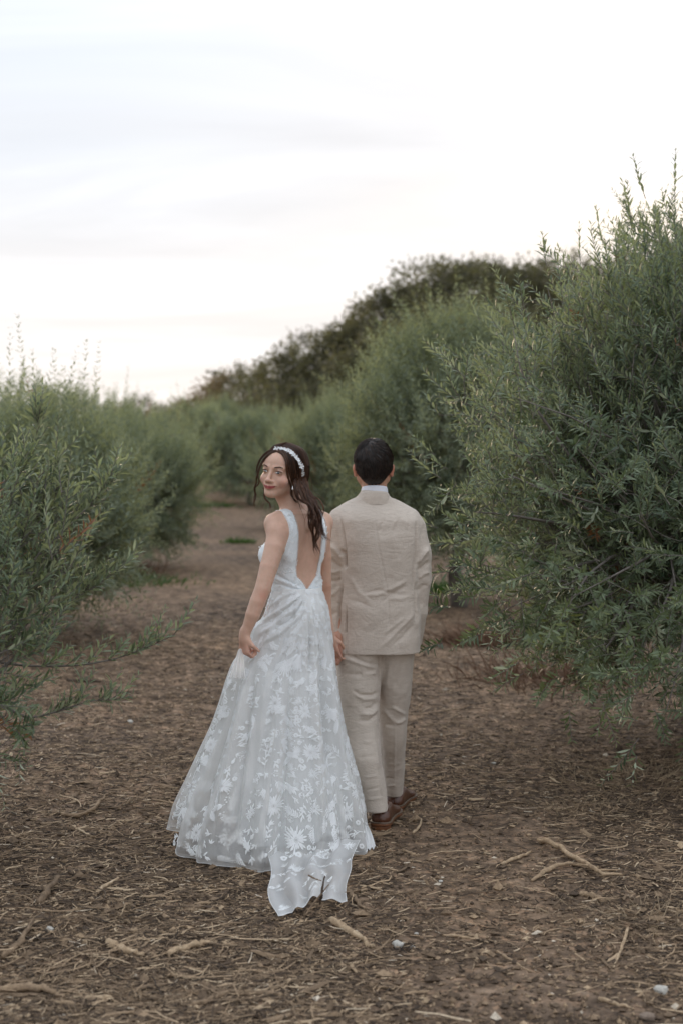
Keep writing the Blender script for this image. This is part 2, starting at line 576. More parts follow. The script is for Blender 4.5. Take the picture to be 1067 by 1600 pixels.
def olive_tree(label, cx, cy, rad, zc, n_br, per, seed, leaf_len=.055, ratio=.2, spacing=.022, shoot=(.22, .45),
               tri=False, mat='olive', group='olive trees', cat='olive tree', extra=None, core=0.25, name='olive_tree',
               top_sprouts=20, single=0, extra_br=(), amp=.2, stems=True, trunk_r=.07, base_in=.0, lift=0.0, upright=.5, spread=.15, name_leaf='foliage'):
    r = np.random.default_rng(seed)
    gz0 = float(gz(cx, cy))
    c = np.array([cx, cy, zc + gz0])
    rad = np.array(rad, float)
    root = empty(name, (cx, cy, gz0), label, cat, group)
    mult = crown(r, c, rad, amp=amp)
    # branch ends over the crown
    d = unit(r.normal(size=(n_br, 3)))
    d[:, 2] = np.where(d[:, 2] < -.75, -d[:, 2] * .4, d[:, 2]); d = unit(d)
    rr = mult(d) * np.where(r.uniform(size=n_br) < core, r.uniform(.45, .8, n_br), r.uniform(.84, 1.0, n_br))
    E = c + d * rad * rr[:, None]
    for e in extra_br:                      # individually placed branch ends
        E = np.vstack([E, np.array(e, float)])
    d = unit((E - c) / rad)
    nb = len(E)
    E[:, 2] = np.maximum(E[:, 2], gz0 + .14 + lift)
    # shoots round the branch ends
    bi = np.repeat(np.arange(nb), per)
    ns = len(bi)
    sp = spread * (rad.mean() / 1.4) ** .5
    P0 = E[bi] + r.normal(size=(ns, 3)) * sp - d[bi] * .10
    on = unit((P0 - c) / rad / rad)
    upw = np.where(on[:, 2:3] > -.2, upright, .12)
    D0 = unit(on * .75 + np.array([0, 0, 1.]) * upw + r.normal(size=(ns, 3)) * .38)
    Ln = r.uniform(shoot[0], shoot[1], ns)
    drp = np.where(on[:, 2] < -.1, .55, 0.0)
    C = shoot_lines(P0, D0, Ln, r, droop=0)
    tt = np.linspace(0, 1, C.shape[1])
    C[:, :, 2] -= (drp * Ln)[:, None] * tt[None] ** 2 * .7
    # tall water sprouts on the top
    if top_sprouts:
        k = r.choice(np.nonzero(d[:, 2] > .35)[0], top_sprouts)
        Ps = E[k] + r.normal(size=(top_sprouts, 3)) * .08
        Ds = unit(np.array([0, 0, 1.]) + r.normal(size=(top_sprouts, 3)) * .16 + d[k] * .15)
        Ls = r.uniform(shoot[1] * 1.0, shoot[1] * 1.9, top_sprouts)
        C = np.concatenate([C, shoot_lines(Ps, Ds, Ls, r, wob=.05)]); Ln = np.concatenate([Ln, Ls]); bi = np.concatenate([bi, k])
    low = C[:, :, 2].min(axis=1) > gz0 + .05
    C, Ln, bi = C[low], Ln[low], bi[low]
    tint_b = np.clip(r.normal(.45, .14, nb), .1, .8)[bi] + r.normal(size=len(bi)) * .07
    dead = r.uniform(size=len(bi)) < (.006 if cy > 7 else .03)
    tint_b = np.where(dead, 1.2, tint_b)
    arr = leaf_shoots(C, Ln, r, spacing, leaf_len, ratio, tint_b)
    if dead.any():
        pass
    if single:
        # the leaves nearest the camera become objects
        dist = np.linalg.norm(arr[0] - np.array([0, 0, CAM_H]), axis=1)
        fx = np.abs(arr[0][:, 0] / arr[0][:, 1]) < .24
        order = np.argsort(dist + np.where(fx, 0, 99) - 6 * arr[3])
        pick = order[:single]
        leaf_objects([a[pick] for a in arr], root, single)
        keep = np.ones(len(arr[0]), bool); keep[pick] = False
        arr = [a[keep] for a in arr]
    V, F, tint = leaves(*arr, tri=tri)
    mk(name_leaf, V, F, M[mat], root, {'tint': tint}, smooth_=False, kind='stuff')
    # wood: trunk, limbs out to the branch ends, twigs
    base = np.array([cx, cy, gz0 - .05])
    hub = np.array([cx, cy, gz0 + max(.35, (c[2] - gz0) * .45)])
    ts = np.linspace(0, 1, 7)[:, None]
    tr = base * (1 - ts) + hub * ts + np.sin(ts * 5 + seed) * np.array([.04, .03, 0])
    V, F = tubes(tr, trunk_r * (1.25 - .5 * ts[:, 0]), 8)
    mk('trunk', V, F, M['bark'], root)
    nl = 5
    limb_end = []
    for k in range(nl):
        a = 2 * PI * k / nl + r.uniform(-.3, .3)
        dd = unit(np.array([math.cos(a) * .8, math.sin(a) * .8, r.uniform(.5, 1.1)]))
        e = hub + dd * rad * .55
        limb_end.append(e)
        pts = hub * (1 - ts) + e * ts + np.sin(ts * PI) * r.normal(size=3) * .07
        pts[0] = hub - np.array([0, 0, .03])
        V, F = tubes(pts, trunk_r * (.6 - .35 * ts[:, 0]), 6)
        mk('limb', V, F, M['bark'], root)
    LE = np.array(limb_end)
    mb = MB()
    near = np.argmin(((E[:, None] - LE[None]) ** 2).sum(-1), 1)
    A = LE[near]
    t5 = np.linspace(0, 1, 6)[None, :, None]
    Pb = A[:, None] * (1 - t5) + E[:, None] * t5 + np.sin(t5 * PI) * r.normal(size=(nb, 1, 3)) * .10
    mb.add(*tubes(Pb, np.broadcast_to(np.linspace(.014, .0018, 6), (nb, 6)), 4))
    if stems:
        mb.add(*tubes(C, np.linspace(.0026, .0008, C.shape[1])[None] * np.ones((len(C), 1)), 3, caps=False))
        # hair-fine links from the branch end to each shoot
        q_ = r.uniform(1.6, 5.0, len(bi)); i_ = np.minimum(q_.astype(int), 4); fq = (q_ - i_)[:, None]
        S_ = Pb[bi, i_] * (1 - fq) + Pb[bi, i_ + 1] * fq
        tl = np.linspace(0, 1, 5)[None, :, None]
        far = np.linalg.norm(C[:, 0] - S_, axis=1)
        Pl = S_[:, None] * (1 - tl) + C[:, :1] * tl + np.sin(tl * PI) * r.normal(size=(len(C), 1, 3)) * .035 + tl * (1 - tl) * np.array([0, 0, -.10])
        okl = far < .30
        mb.add(*tubes(Pl[okl], np.full((int(okl.sum()), 5), .0016), 3, caps=False))
    mb.build('branches', M['twig'], root)
    return root, arr

# ------------------------------------------------------------------ olive trees
def X(px, Y): return (px - 533.5) / F_PX * Y


R1 = [tuple(W(px, py, Y)) for px, py, Y in (
    (722, 712, 6.9), (740, 800, 6.7), (745, 880, 6.8), (770, 960, 6.7), (785, 985, 6.6), (870, 990, 6.5), (930, 1030, 6.5), (985, 1080, 6.5),
    (1040, 1110, 6.4), (740, 620, 7.0), (765, 575, 7.1), (800, 510, 7.2), (855, 450, 7.3), (800, 620, 6.7), (1000, 800, 6.2), (900, 700, 6.4), (830, 760, 6.5), (1060, 950, 6.3), (800, 850, 6.6),
    (830, 920, 6.6), (880, 940, 6.5), (940, 980, 6.5), (1000, 1020, 6.4))]
olive_tree('big dense olive tree filling the right edge, overhanging the path beside the man', X(1140, 7.75), 7.8, (1.17, 1.18, 1.34), 1.52,
           560, 16, 11, leaf_len=.060, ratio=.18, spacing=.0175, upright=.35, shoot=(.11, .25), single=300, extra_br=R1, top_sprouts=14, trunk_r=.09)
L1 = [tuple(W(px - 26, py + 22, Y)) for px, py, Y in (
    (40, 760, 5.6), (95, 730, 5.6), (20, 730, 5.7), (70, 780, 5.5), (120, 790, 5.5), (130, 850, 5.5), (80, 870, 5.4), (40, 820, 5.3), (10, 870, 5.2),
    (30, 940, 5.2), (60, 990, 5.3), (20, 1050, 5.2), (40, 1090, 5.3), (10, 1120, 5.3), (90, 930, 5.4), (50, 900, 5.3), (-10, 780, 5.4))]
l1_root, _ = olive_tree('small olive tree at the left edge, one long leafy branch over the path', X(-270, 5.6), 5.65, (.44, .44, .46), .76,
           58, 12, 23, leaf_len=.060, ratio=.18, spacing=.019, shoot=(.14, .26), single=150, extra_br=L1, top_sprouts=4, trunk_r=.05)


def long_branch(root, pts, seed, npr=14, ll=.055):
    """A single long drooping branch with its leafy side shoots, a part of its tree."""
    r = np.random.default_rng(seed)
    P = np.array([W(*p) for p in pts])
    t = np.linspace(0, 1, 24); tk = np.linspace(0, 1, len(P))
    Pc = np.stack([np.interp(t, tk, P[:, k]) for k in range(3)], -1)
    for _ in range(3): Pc[1:-1] = (Pc[:-2] + Pc[1:-1] * 2 + Pc[2:]) / 4
    V, F = tubes(Pc, np.linspace(.0065, .0012, 24), 6)
    br = mk('branch', V, F, M['twig'], root)
    k = np.sort(r.integers(8, 24, npr))
    T = unit(np.gradient(Pc, axis=0))[k]
    D = unit(T * .9 + r.normal(size=(npr, 3)) * .35 + np.array([0, 0, .45]))
    Ln = r.uniform(.07, .17, npr)
    C = shoot_lines(Pc[k], D, Ln, r, wob=.05)
    C2 = np.concatenate([C, Pc[None, np.linspace(6, 23, 6).astype(int)]])
    L2 = np.append(Ln, .45)
    arr = leaf_shoots(C2, L2, r, .019, ll, .19, np.full(len(C2), .55))
    V, F = tubes(C, np.linspace(.002, .0008, C.shape[1])[None] * np.ones((npr, 1)), 3)
    mk('side_shoots', V, F, M['twig'], br)
    P_, D, Nn, L, Wd, tint = arr
    n = len(P_)
    leaf_objects(arr, root, 150 if n > 150 else n)
    if n > 150:
        V, F, tn = leaves(*[a[150:] for a in arr])
        mk('leaves', V, F, M['olive'], br, {'tint': tn}, smooth_=False, kind='stuff')


long_branch(l1_root, [(-60, 1020, 5.5), (0, 1036, 5.5), (60, 1042, 5.5), (130, 1040, 5.5), (190, 1028, 5.5), (240, 1008, 5.5), (272, 992, 5.5)], 5, 16)
long_branch(l1_root, [(-30, 1010, 5.55), (60, 985, 5.5), (110, 940, 5.5), (150, 915, 5.5), (180, 895, 5.5)], 6, 14)
long_branch(l1_root, [(-30, 960, 5.5), (70, 860, 5.5), (120, 810, 5.5), (160, 770, 5.5), (176, 752, 5.5)], 8, 16)
long_branch(l1_root, [(-40, 800, 5.5), (20, 740, 5.5), (55, 690, 5.5), (60, 655, 5.5)], 9, 14)
long_branch(l1_root, [(-40, 1070, 5.45), (40, 1125, 5.4), (90, 1112, 5.4), (130, 1098, 5.4), (178, 1090, 5.4)], 10, 10)

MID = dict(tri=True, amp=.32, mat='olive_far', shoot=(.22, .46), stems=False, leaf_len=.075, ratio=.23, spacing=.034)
mid = [  # label, px, Y, radii, centre height, branches, per, seed
    ('tall pale olive tree between the groom and the nearest right-hand tree', 715, 15.0, (1.05, 1.2, 1.30), 1.62, 280, 20),
    ('olive tree right behind the bride and groom, lower than the tall pale one beside it', 560, 21.5, (1.0, 1.1, .98), 1.25, 180, 18),
    ('olive tree behind the bride, third back on the right side of the path', 478, 28, (.95, 1.1, .80), 1.05, 130, 17),
    ('olive tree behind the small left-edge one, its upright sprigs against the sky', 20, 12.0, (.90, 1.0, .70), .98, 220, 20),
    ('rounded olive tree standing where the left side of the path bends', 180, 19.0, (.95, 1.0, .85), 1.02, 200, 18),
]
for k, (lb, px, Y, rad, zc, nb, per) in enumerate(mid):
    olive_tree(lb, X(px, Y), Y, rad, zc, nb, per, 40 + k, top_sprouts=14 if k != 3 else 40, **MID)

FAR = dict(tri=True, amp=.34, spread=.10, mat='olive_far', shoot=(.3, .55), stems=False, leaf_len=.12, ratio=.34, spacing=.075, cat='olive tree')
far = [
    ('far olive tree at the left end of the row that closes the path', 300, 40, (1.1, 1.2, 1.15), 1.3),
    ('far olive tree second from the left in the row closing the path', 352, 44, (1.15, 1.2, 1.2), 1.35),
    ('far olive tree with dark foot, left of the bride\'s face, path ending at it', 392, 38, (1.0, 1.1, 1.1), 1.2),
    ('far olive tree directly behind the bride\'s head', 445, 42, (1.1, 1.2, 1.05), 1.2),
    ('far olive tree between the bride\'s head and the groom\'s head, deep in the row', 505, 37, (1.2, 1.2, 1.0), 1.2),
    ('low olive tree behind the rounded one on the left of the path', 215, 33, (1.4, 1.4, 1.0), 1.15),
    ('low olive tree far off at the left, against the sky', 130, 34, (1.8, 1.5, 1.3), 1.4),
    ('low olive tree at the far left, mostly hidden by nearer sprigs', 20, 30, (1.9, 1.5, 1.3), 1.4),
]
for k, (lb, px, Y, rad, zc) in enumerate(far):
    olive_tree(lb, X(px, Y), Y, rad, zc, 90, 13, 70 + k, top_sprouts=6, **FAR)

# the dark wooded hillside: each tree has its own crown and trunk
hill = [(-8, 78, 655, 1.4), (170, 82, 640, 1.5), (215, 84, 628, 1.7), (262, 80, 636, 1.5), (318, 74, 618, 1.9), (352, 60, 592, 2.0), (388, 66, 575, 2.0), (425, 60, 562, 2.0),
        (458, 56, 545, 2.0), (498, 58, 522, 2.1), (540, 55, 520, 1.9), (585, 54, 470, 2.2), (630, 52, 445, 1.9), (668, 50, 425, 2.0), (712, 52, 408, 2.0),
        (752, 49, 403, 1.9), (795, 51, 420, 1.9), (835, 47, 408, 1.9), (880, 50, 400, 2.2), (940, 48, 405, 2.2), (1010, 50, 390, 2.3), (1075, 48, 380, 2.3),
        (400, 52, 625, 1.8), (455, 50, 600, 1.8), (520, 49, 570, 1.9), (580, 47, 535, 1.8), (640, 46, 505, 1.9), (700, 45, 480, 1.8), (760, 44, 470, 1.8), (335, 55, 640, 1.6)]
EXTRA = ['in front of the skyline', 'on the skyline']
ref_words = {0: 'far left horizon, low and small', 1: 'low on the horizon beyond the rounded left olive', 2: 'small wide crown on the horizon left of the hill foot',
             3: 'last low tree before the wooded hill begins', 4: 'browned crown at the foot of the wooded hill', 5: 'reddish brown rounded crown low on the hill skyline',
             6: 'skyline tree low on the hill, right of the reddish one', 7: 'skyline tree above and left of the bride', 8: 'skyline tree straight above the bride\'s head',
             9: 'skyline tree with a high rounded top between bride and groom', 10: 'skyline tree above the groom\'s left shoulder line', 11: 'tall skyline tree where the hill crest steps up above the groom',
             12: 'skyline tree just above the groom, on the upper step', 13: 'skyline tree on the crest right of the groom', 14: 'crest tree with a ragged raised top',
             15: 'crest tree beside the ragged one, backlit by the glow', 16: 'lower crest tree in a dip of the skyline', 17: 'crest tree partly behind the near olive\'s sprigs'}


LOWER = {18: 'behind the top sprigs of the big right olive', 19: 'mostly hidden behind the big right olive, second from its left edge', 20: 'hidden behind the crown of the big right olive',
         21: 'at the right border behind the big olive', 22: 'below the skyline, down the slope above the bride\'s head', 23: 'below the skyline, straight above the bride\'s headband',
         24: 'below the skyline in the gap between bride and groom', 25: 'under the step in the crest, left of the groom\'s head', 26: 'just above the groom\'s head, in front of the crest',
         27: 'right above the tall pale olive', 28: 'lower slope, beside the big right olive\'s upper left edge', 29: 'lowest of the slope, at the hill\'s left foot'}


def hill_tree(i, px, Y, top, rad):
    r = np.random.default_rng(300 + i)
    x = X(px, Y)
    g = float(gz(x, Y))
    zt = W(px, top, Y)[2]
    rz = min(rad * .85, max(1.0, (zt - g) * .48))
    c = np.array([x, Y, zt - rz])
    w = ref_words.get(i)
    lb = 'dark hillside tree, ' + (w or LOWER[i])
    root = empty('hillside_tree', (x, Y, g), lb, 'tree', 'trees of the wooded hillside')
    mult = crown(r, c, rad, 16, .3)
    R = np.array([rad, rad, rz])
    nb = 85
    d = unit(r.normal(size=(nb, 3)))
    E = c + d * R * (mult(d) * r.uniform(.55, 1.0, nb))[:, None]
    per = 75
    P = np.repeat(E, per, 0) + r.normal(size=(nb * per, 3)) * .19
    D = unit(r.normal(size=P.shape) + np.array([0, 0, .6]) + np.repeat(d, per, 0) * .6)
    Nn = unit(r.normal(size=P.shape) + np.array([0, 0, .5]))
    tint = np.clip(np.repeat(r.normal(.45 if i not in (5, 4) else .6, .2, nb), per) + r.normal(size=len(P)) * .1, 0, .9)
    Ll = r.uniform(.10, .19, len(P))
    V, F, tn = leaves(P, D, Nn, Ll, Ll * .55, tint, tri=True)
    mk('foliage', V, F, M['oak' if i not in (4, 5) else 'oak_brown'], root, {'tint': tn}, smooth_=False, kind='stuff')
    t = np.linspace(0, 1, 6)[:, None]
    base = np.array([x, Y, g - .1])
    hub = c - np.array([0, 0, rz * .5])
    V, F = tubes(base * (1 - t) + hub * t + np.sin(t * 4 + i) * np.array([.08, .03, 0]), .13 - .05 * t[:, 0], 7)
    mk('trunk', V, F, M['bark'], root)
    mb = MB()
    for k in range(9):
        e = E[r.integers(nb)]
        pts = hub * (1 - t) + e * t + np.sin(t * PI) * r.normal(size=3) * .15
        mb.add(*tubes(pts, .07 * (1.1 - t[:, 0]), 5))
    mb.build('limbs', M['bark'], root)


M['oak_brown'] = leaf_mat('browned_leaf', (.065, .055, .040), (.20, .15, .10), (.22, .17, .12), 0.35)
for i, h in enumerate(hill): hill_tree(i, *h)


# ------------------------------------------------------------------ tufts and weeds
def tuft(name, label, cat, px, py, Y, size, n, h, mat, seed, spread=1.0, lean=.6, width=.006):
    r = np.random.default_rng(seed)
    x = X(px, Y); g = float(gz(x, Y))
    P = np.stack([x + r.normal(size=n) * size * .45, Y + r.normal(size=n) * size * .45, np.zeros(n)], -1)
    P[:, 2] = gz(P[:, 0], P[:, 1]) - .005
    out = unit(P - np.array([x, Y, g]) + r.normal(size=(n, 3)) * .02)
    D = unit(out * lean + r.normal(size=(n, 3)) * .35 * spread + np.array([0, 0, 1.0]))
    L = r.uniform(.5, 1.1, n) * h
    C = shoot_lines(P, D, L, r, m=5, droop=.5, wob=.25)
    w = width * np.array([1, .9, .7, .45, .1])
    S = unit(np.cross(C[:, -1] - C[:, 0], r.normal(size=(n, 3))))
    V = np.stack([C + S[:, None] * w[None, :, None], C - S[:, None] * w[None, :, None]], 2).reshape(-1, 3)
    b = np.arange(n)[:, None, None] * 10; i = np.arange(4)[None, :, None] * 2
    F = (b + i + np.array([0, 1, 3, 2])[None, None]).reshape(-1, 4)
    tint = np.repeat(np.clip(r.normal(.45, .2, n), 0, .85), 10)
    o = mk(name, V, F, M[mat], None, {'tint': tint}, origin=(x, Y, g), smooth_=False)
    return tag(o, label, cat, kind='stuff')


tuft('grass_tuft', 'bright green low weeds on the dirt right of the groom, under the olive edge', 'weed', 690, 905, 16.5, .55, 600, .15, 'weed', 1, width=.011)
tuft('grass_tuft', 'small green weed patch alone on the path left of the bride', 'weed', 376, 832, 24, .28, 200, .12, 'weed', 2, width=.013)
tuft('grass_tuft', 'faint green weeds at the far end of the path under the olives', 'weed', 322, 774, 37, .8, 300, .18, 'weed', 3, width=.02)
tuft('grass_tuft', 'thin green weeds at the foot of the left olives', 'weed', 222, 880, 17.5, .7, 300, .12, 'weed', 4, width=.01)
tuft('dry_weed', 'rusty dried weed under the right olive near the groom\'s elbow', 'weed', 765, 945, 12.5, .5, 500, .26, 'rust_weed', 5, width=.006)
tuft('dry_weed', 'rusty dried weed in the shade under the big right olive', 'weed', 880, 900, 10.5, .7, 500, .35, 'rust_weed', 6, width=.005)
tuft('dry_weed', 'rusty brown weed against the foot of the rounded left olive', 'weed', 190, 850, 18.5, .5, 300, .35, 'rust_weed', 7, width=.01)
tuft('straw_clump', 'fine dry straw tangle on the ground under the big right olive', 'straw', 1010, 1210, 7.3, .55, 900, .12, 'straw', 8, 2.0, 1.6, .0018)
tuft('straw_clump', 'pale straw tangle lying on the dirt a step right of the groom\'s shoes', 'straw', 915, 1268, 6.75, .30, 500, .08, 'straw', 9, 2.5, 2.2, .0015)
tuft('straw_clump', 'dark straw tangle at the right edge in the foreground', 'straw', 1010, 1440, 5.05, .28, 420, .09, 'straw', 10, 2.5, 2.2, .0016)

# ------------------------------------------------------------------ litter on the ground
def sticks(x, y, L, r0, yaw, bend, tint, rs, lift=0.0, m=4, taper=.6, pitch=None, flat=1.0):
    """Bent sticks lying on the ground: V, F, tint."""
    n = len(x)
    t = np.linspace(-.5, .5, m)
    d = np.stack([np.cos(yaw), np.sin(yaw)], -1); p = np.stack([-np.sin(yaw), np.cos(yaw)], -1)
    jit = rs.normal(size=(n, m)) * .025
    XY = np.stack([x, y], -1)[:, None] + d[:, None] * (L[:, None] * t)[:, :, None] + p[:, None] * ((bend[:, None] * (t ** 2 - .08) * 4 * .25 + jit) * L[:, None])[:, :, None]
    Z = gz(XY[..., 0], XY[..., 1])
    Zm = Z.mean(1, keepdims=True)
    Z = Zm * .5 + Z * .5 + r0[:, None] * .7 + (lift if np.ndim(lift) == 0 else lift[:, None])
    if pitch is not None: Z = Z + (pitch * L)[:, None] * (t + .5)
    P = np.concatenate([XY, Z[..., None]], -1)
    R = r0[:, None] * (1 - taper * np.abs(t * 2) ** 2 * rs.uniform(.3, 1, (n, 1)))
    V, F = tubes(P, R, 3)
    return V, F, np.repeat(tint, m * 3)


def field(n, ylo, yhi, rs, wide=.27, bias=1.0):
    """Random ground points inside the camera's wedge and a margin round it."""
    u = rs.uniform(0, 1, n) ** bias
    y = 1 / (1 / yhi + u * (1 / ylo - 1 / yhi))
    x = rs.uniform(-1, 1, n) * (wide * y + .5)
    return x, y


def litter():
    rs = np.random.default_rng(99)
    mb = MB()
    dens = Noise(55, .55, 10)
    # fine needles and straw
    n = 100000
    x, y = field(n, 4.0, 15, rs)
    bare = smooth(.75, .15, np.abs(x - .55 - .02 * (y - 5))) * smooth(7.5, 6.2, y)
    keep = rs.uniform(size=n) > (.80 * bare + .28 * smooth(-.2, 1.2, dens(x, y)))
    x, y = x[keep], y[keep]; n = len(x)
    L = np.abs(rs.normal(0, .026, n)) + .014 + (rs.uniform(size=n) < .05) * .04
    r0 = rs.uniform(.0009, .0024, n) * (1 + .05 * y)
    tn = np.clip(rs.beta(1.3, 1.5, n), 0, 1)
    V, F, t = sticks(x, y, L, r0, rs.normal(0, 1, n) * 1.1 + (rs.uniform(size=n) < .3) * 1.2, rs.normal(0, .35, n), tn, rs, lift=rs.uniform(0, .007, n), m=3, pitch=rs.normal(0, .12, n))
    mb.add(V, F, tint=t)
    # longer thin twigs
    n = 1700
    x, y = field(n, 4.0, 16, rs)
    bare = smooth(.75, .15, np.abs(x - .55 - .02 * (y - 5))) * smooth(7.5, 6.2, y)
    keep = rs.uniform(size=n) > .85 * bare
    x, y = x[keep], y[keep]; n = len(x)
    L = rs.uniform(.08, .24, n); r0 = rs.uniform(.0014, .0034, n)
    V, F, t = sticks(x, y, L, r0, rs.normal(0, 1, n) * .9, rs.normal(0, .6, n), np.clip(rs.beta(2, 2, n), 0, 1), rs, lift=rs.uniform(.002, .02, n), m=6)
    mb.add(V, F, tint=t)
    # crumbs of soil and bark
    n = 24000
    x, y = field(n, 4.0, 13, rs)
    s = rs.gamma(2.0, .0022, n) + .0018
    u = unit(rs.normal(size=(n, 6, 3)))
    oct_ = np.array([[1, 0, 0], [0, 1, 0], [-1, 0, 0], [0, -1, 0], [0, 0, .7], [0, 0, -.6]], float)
    V = (oct_[None] + u * .3) * s[:, None, None] * rs.uniform(.6, 1.5, (n, 1, 3))
    P = np.stack([x, y, gz(x, y) + s * .4], -1)
    V = V + P[:, None]
    f = np.array([[0, 1, 4], [1, 2, 4], [2, 3, 4], [3, 0, 4], [1, 0, 5], [2, 1, 5], [3, 2, 5], [0, 3, 5]])
    F = (np.arange(n)[:, None, None] * 6 + f[None]).reshape(-1, 3)
    tc = np.clip(.16 + rs.beta(1.6, 2.8, n) * .8, 0, 1); tc[rs.uniform(size=n) < .012] = 1.0
    mb.add(V.reshape(-1, 3), F, tint=np.repeat(tc, 6))
    mb.build('wood_litter', M['wood'], None, smooth_=False, kind='stuff')


litter()


def chip_mesh(rs, tn, kind):
    """A splinter of shredded wood, about unit length along X."""
    m = 6
    t = np.linspace(-.5, .5, m)
    w = .065 * rs.uniform(.6, 1.5) * (1 - .75 * np.abs(2 * t) ** rs.uniform(1.5, 4)) + .008
    h = w * rs.uniform(.3, .6)
    cy = rs.normal(0, .02, m) + rs.normal(0, .25) * (t ** 2 - .1)
    cz = rs.normal(0, .008, m) + rs.uniform(.0, .12) * t ** 2
    ring = []
    for k in range(m):
        a = rs.normal(0, .15, 5)
        ring.append([(t[k] + a[0] * .1, cy[k] - w[k], cz[k]), (t[k] + a[1] * .08, cy[k] - w[k] * .5, cz[k] + h[k] * (1 + a[4])), (t[k], cy[k] + w[k] * .6, cz[k] + h[k] * (1 + a[2])),
                     (t[k] + a[3] * .1, cy[k] + w[k], cz[k]), (t[k], cy[k], cz[k] - h[k] * .7)])
    V = np.array(ring).reshape(-1, 3)
    F = []
    for k in range(m - 1):
        for j in range(5):
            F.append((k * 5 + j, k * 5 + (j + 1) % 5, k * 5 + 5 + (j + 1) % 5, k * 5 + 5 + j))
    V = np.vstack([V, [[-.52, cy[0], cz[0]], [.52, cy[-1], cz[-1]]]])
    T = [(j, 30, (j + 1) % 5) for j in range(5)] + [(25 + (j + 1) % 5, 31, 25 + j) for j in range(5)]
    return mesh_data('wood_chip', V, [np.array(F), np.array(T)], M['wood'], {'tint': np.full(len(V), tn)}, smooth_=False)


def chips():
    rs = np.random.default_rng(5)
    meshes = [chip_mesh(rs, tn, 0) for tn in (.45, .55, .62, .7, .74, .8, .84, .9, .5, .66)]
    n = 0
    for i in range(2000):
        x, y = [float(v[0]) for v in field(1, 4.05, 8.5, rs)]
        bare = smooth(.7, .2, abs(x - .55)) * smooth(7.5, 6.2, y)
        if rs.uniform() < .85 * bare: continue
        L = rs.uniform(.045, .115) * (1.25 if rs.uniform() < .15 else 1)
        o = bpy.data.objects.new('wood_chip', meshes[rs.integers(len(meshes))])
        o.location = (x, y, float(gz(x, y)) + .008)
        o.rotation_euler = (rs.normal(0, .25), rs.normal(0, .10), rs.normal(0, 1.0))
        o.scale = (L, L * rs.uniform(.7, 1.3), L)
        tn = o.data.attributes['tint'].data[0].value
        tone = 'dark brown' if tn < .5 else 'brown' if tn < .6 else 'tan' if tn < .72 else 'light tan' if tn < .82 else 'pale'
        px = 533 + x / y * F_PX
        where = ('beside the left olive' if y > 6.4 else 'left of the dress' if y > 5.3 else 'in the lower left corner' if px < 250 else 'below the dress') if px < 420 else \
            ('past the shoes' if y > 6.4 else 'near the train' if y > 5 else 'in the bottom middle') if px < 640 else ('under the right olive' if y > 6.4 else 'by the forked branch' if y > 5.1 else 'in the lower right corner')
        yw = abs(math.sin(o.rotation_euler[2]))
        tag(o, f"{'long' if L > .095 else 'short'} {tone} wood splinter {'lying crosswise' if yw < .5 else 'pointing away'} in the mulch {where}", 'wood chip', 'splinters of shredded wood in the mulch')
        COL.objects.link(o)
        n += 1
        if n >= 290: break


chips()


def stick(label, pts, r0, tn, seed, name='stick', side=0, cat='stick', flat=.75, peel=False):
    """A notable stick: pts are (px, py, height above ground)."""
    r = np.random.default_rng(seed)
    P = []
    for px, py, h in pts:
        Y = 5.5
        for _ in range(25):
            p = W(px, py, Y); g = float(gz(p[0], Y)) + h
            # move along the line of sight until it meets the ground height
            Y += (p[2] - g) / ((CAM_H - p[2]) / Y + 1e-6) * .8
        P.append(W(px, py, Y))
    P = np.array(P)
    k = max(10, len(P) * 4)
    t = np.linspace(0, 1, k); tk = np.linspace(0, 1, len(P))
    C = np.stack([np.interp(t, tk, P[:, j]) for j in range(3)], -1)
    for _ in range(2): C[1:-1] = (C[:-2] + C[1:-1] * 2 + C[2:]) / 4
    C[1:-1] += r.normal(size=(k - 2, 3)) * r0 * .25
    C[:, 2] += r0 * .6
    R = r0 * (1 + r.normal(size=k) * .12) * np.interp(t, [0, .08, .6, 1], [.75, 1, .9, .45])
    V, F = tubes(C, R, 7)
    V += r.normal(size=V.shape) * r0 * .10
    c = C[k // 2]
    root_needed = side > 0
    if root_needed:
        root = empty(name, c, label, cat)
        mk('stem', V, F, M['wood'], root, {'tint': np.clip(np.full(len(V), tn) + r.normal(size=len(V)) * .06, 0, 1)})
        for s in range(side):
            a = C[int(k * r.uniform(.25, .8))]
            dd = unit(unit(C[-1] - C[0]) + r.normal(size=3) * .6) * np.array([1, 1, .4]) * r.uniform(.05, .12)
            q = a + dd * np.linspace(0, 1, 6)[:, None]
            V, F = tubes(q, r0 * np.linspace(.5, .2, 6), 5)
            mk('offshoot', V, F, M['wood'], root, {'tint': np.full(len(V), tn)})
        return root
    o = mk(name, V, F, M['wood'], None, {'tint': np.clip(np.full(len(V), tn) + r.normal(size=len(V)) * .06, 0, 1)}, origin=c)
    return tag(o, label, cat)


stick('grey brown broken stick on the dirt right behind the train of the dress', [(536, 1388, .0), (552, 1405, .0), (572, 1424, .0)], .0125, .50, 1)
stick('thick split tan wood piece in front of the dress train', [(517, 1440, .0), (548, 1460, .0), (584, 1482, .0)], .0145, .82, 2)
stick('curved grey stick at the bottom left corner', [(-5, 1550, .01), (40, 1545, .015), (75, 1551, .01), (104, 1563, .0)], .013, .62, 3)
stick('brown stick slanting up in the lower left foreground', [(5, 1500, 0), (30, 1478, .01), (52, 1440, .01)], .012, .52, 4)
stick('dark brown stick stub standing out of the mulch at the left', [(62, 1415, 0), (76, 1392, .02), (92, 1372, .03)], .014, .45, 5)
stick('forked pale branch on the ground at the right with knotty bends', [(840, 1314, .01), (868, 1322, .03), (892, 1340, .02), (915, 1352, .02), (938, 1368, .01), (972, 1370, .0)], .0115, .78, 6, side=3, name='fallen_branch', cat='branch')
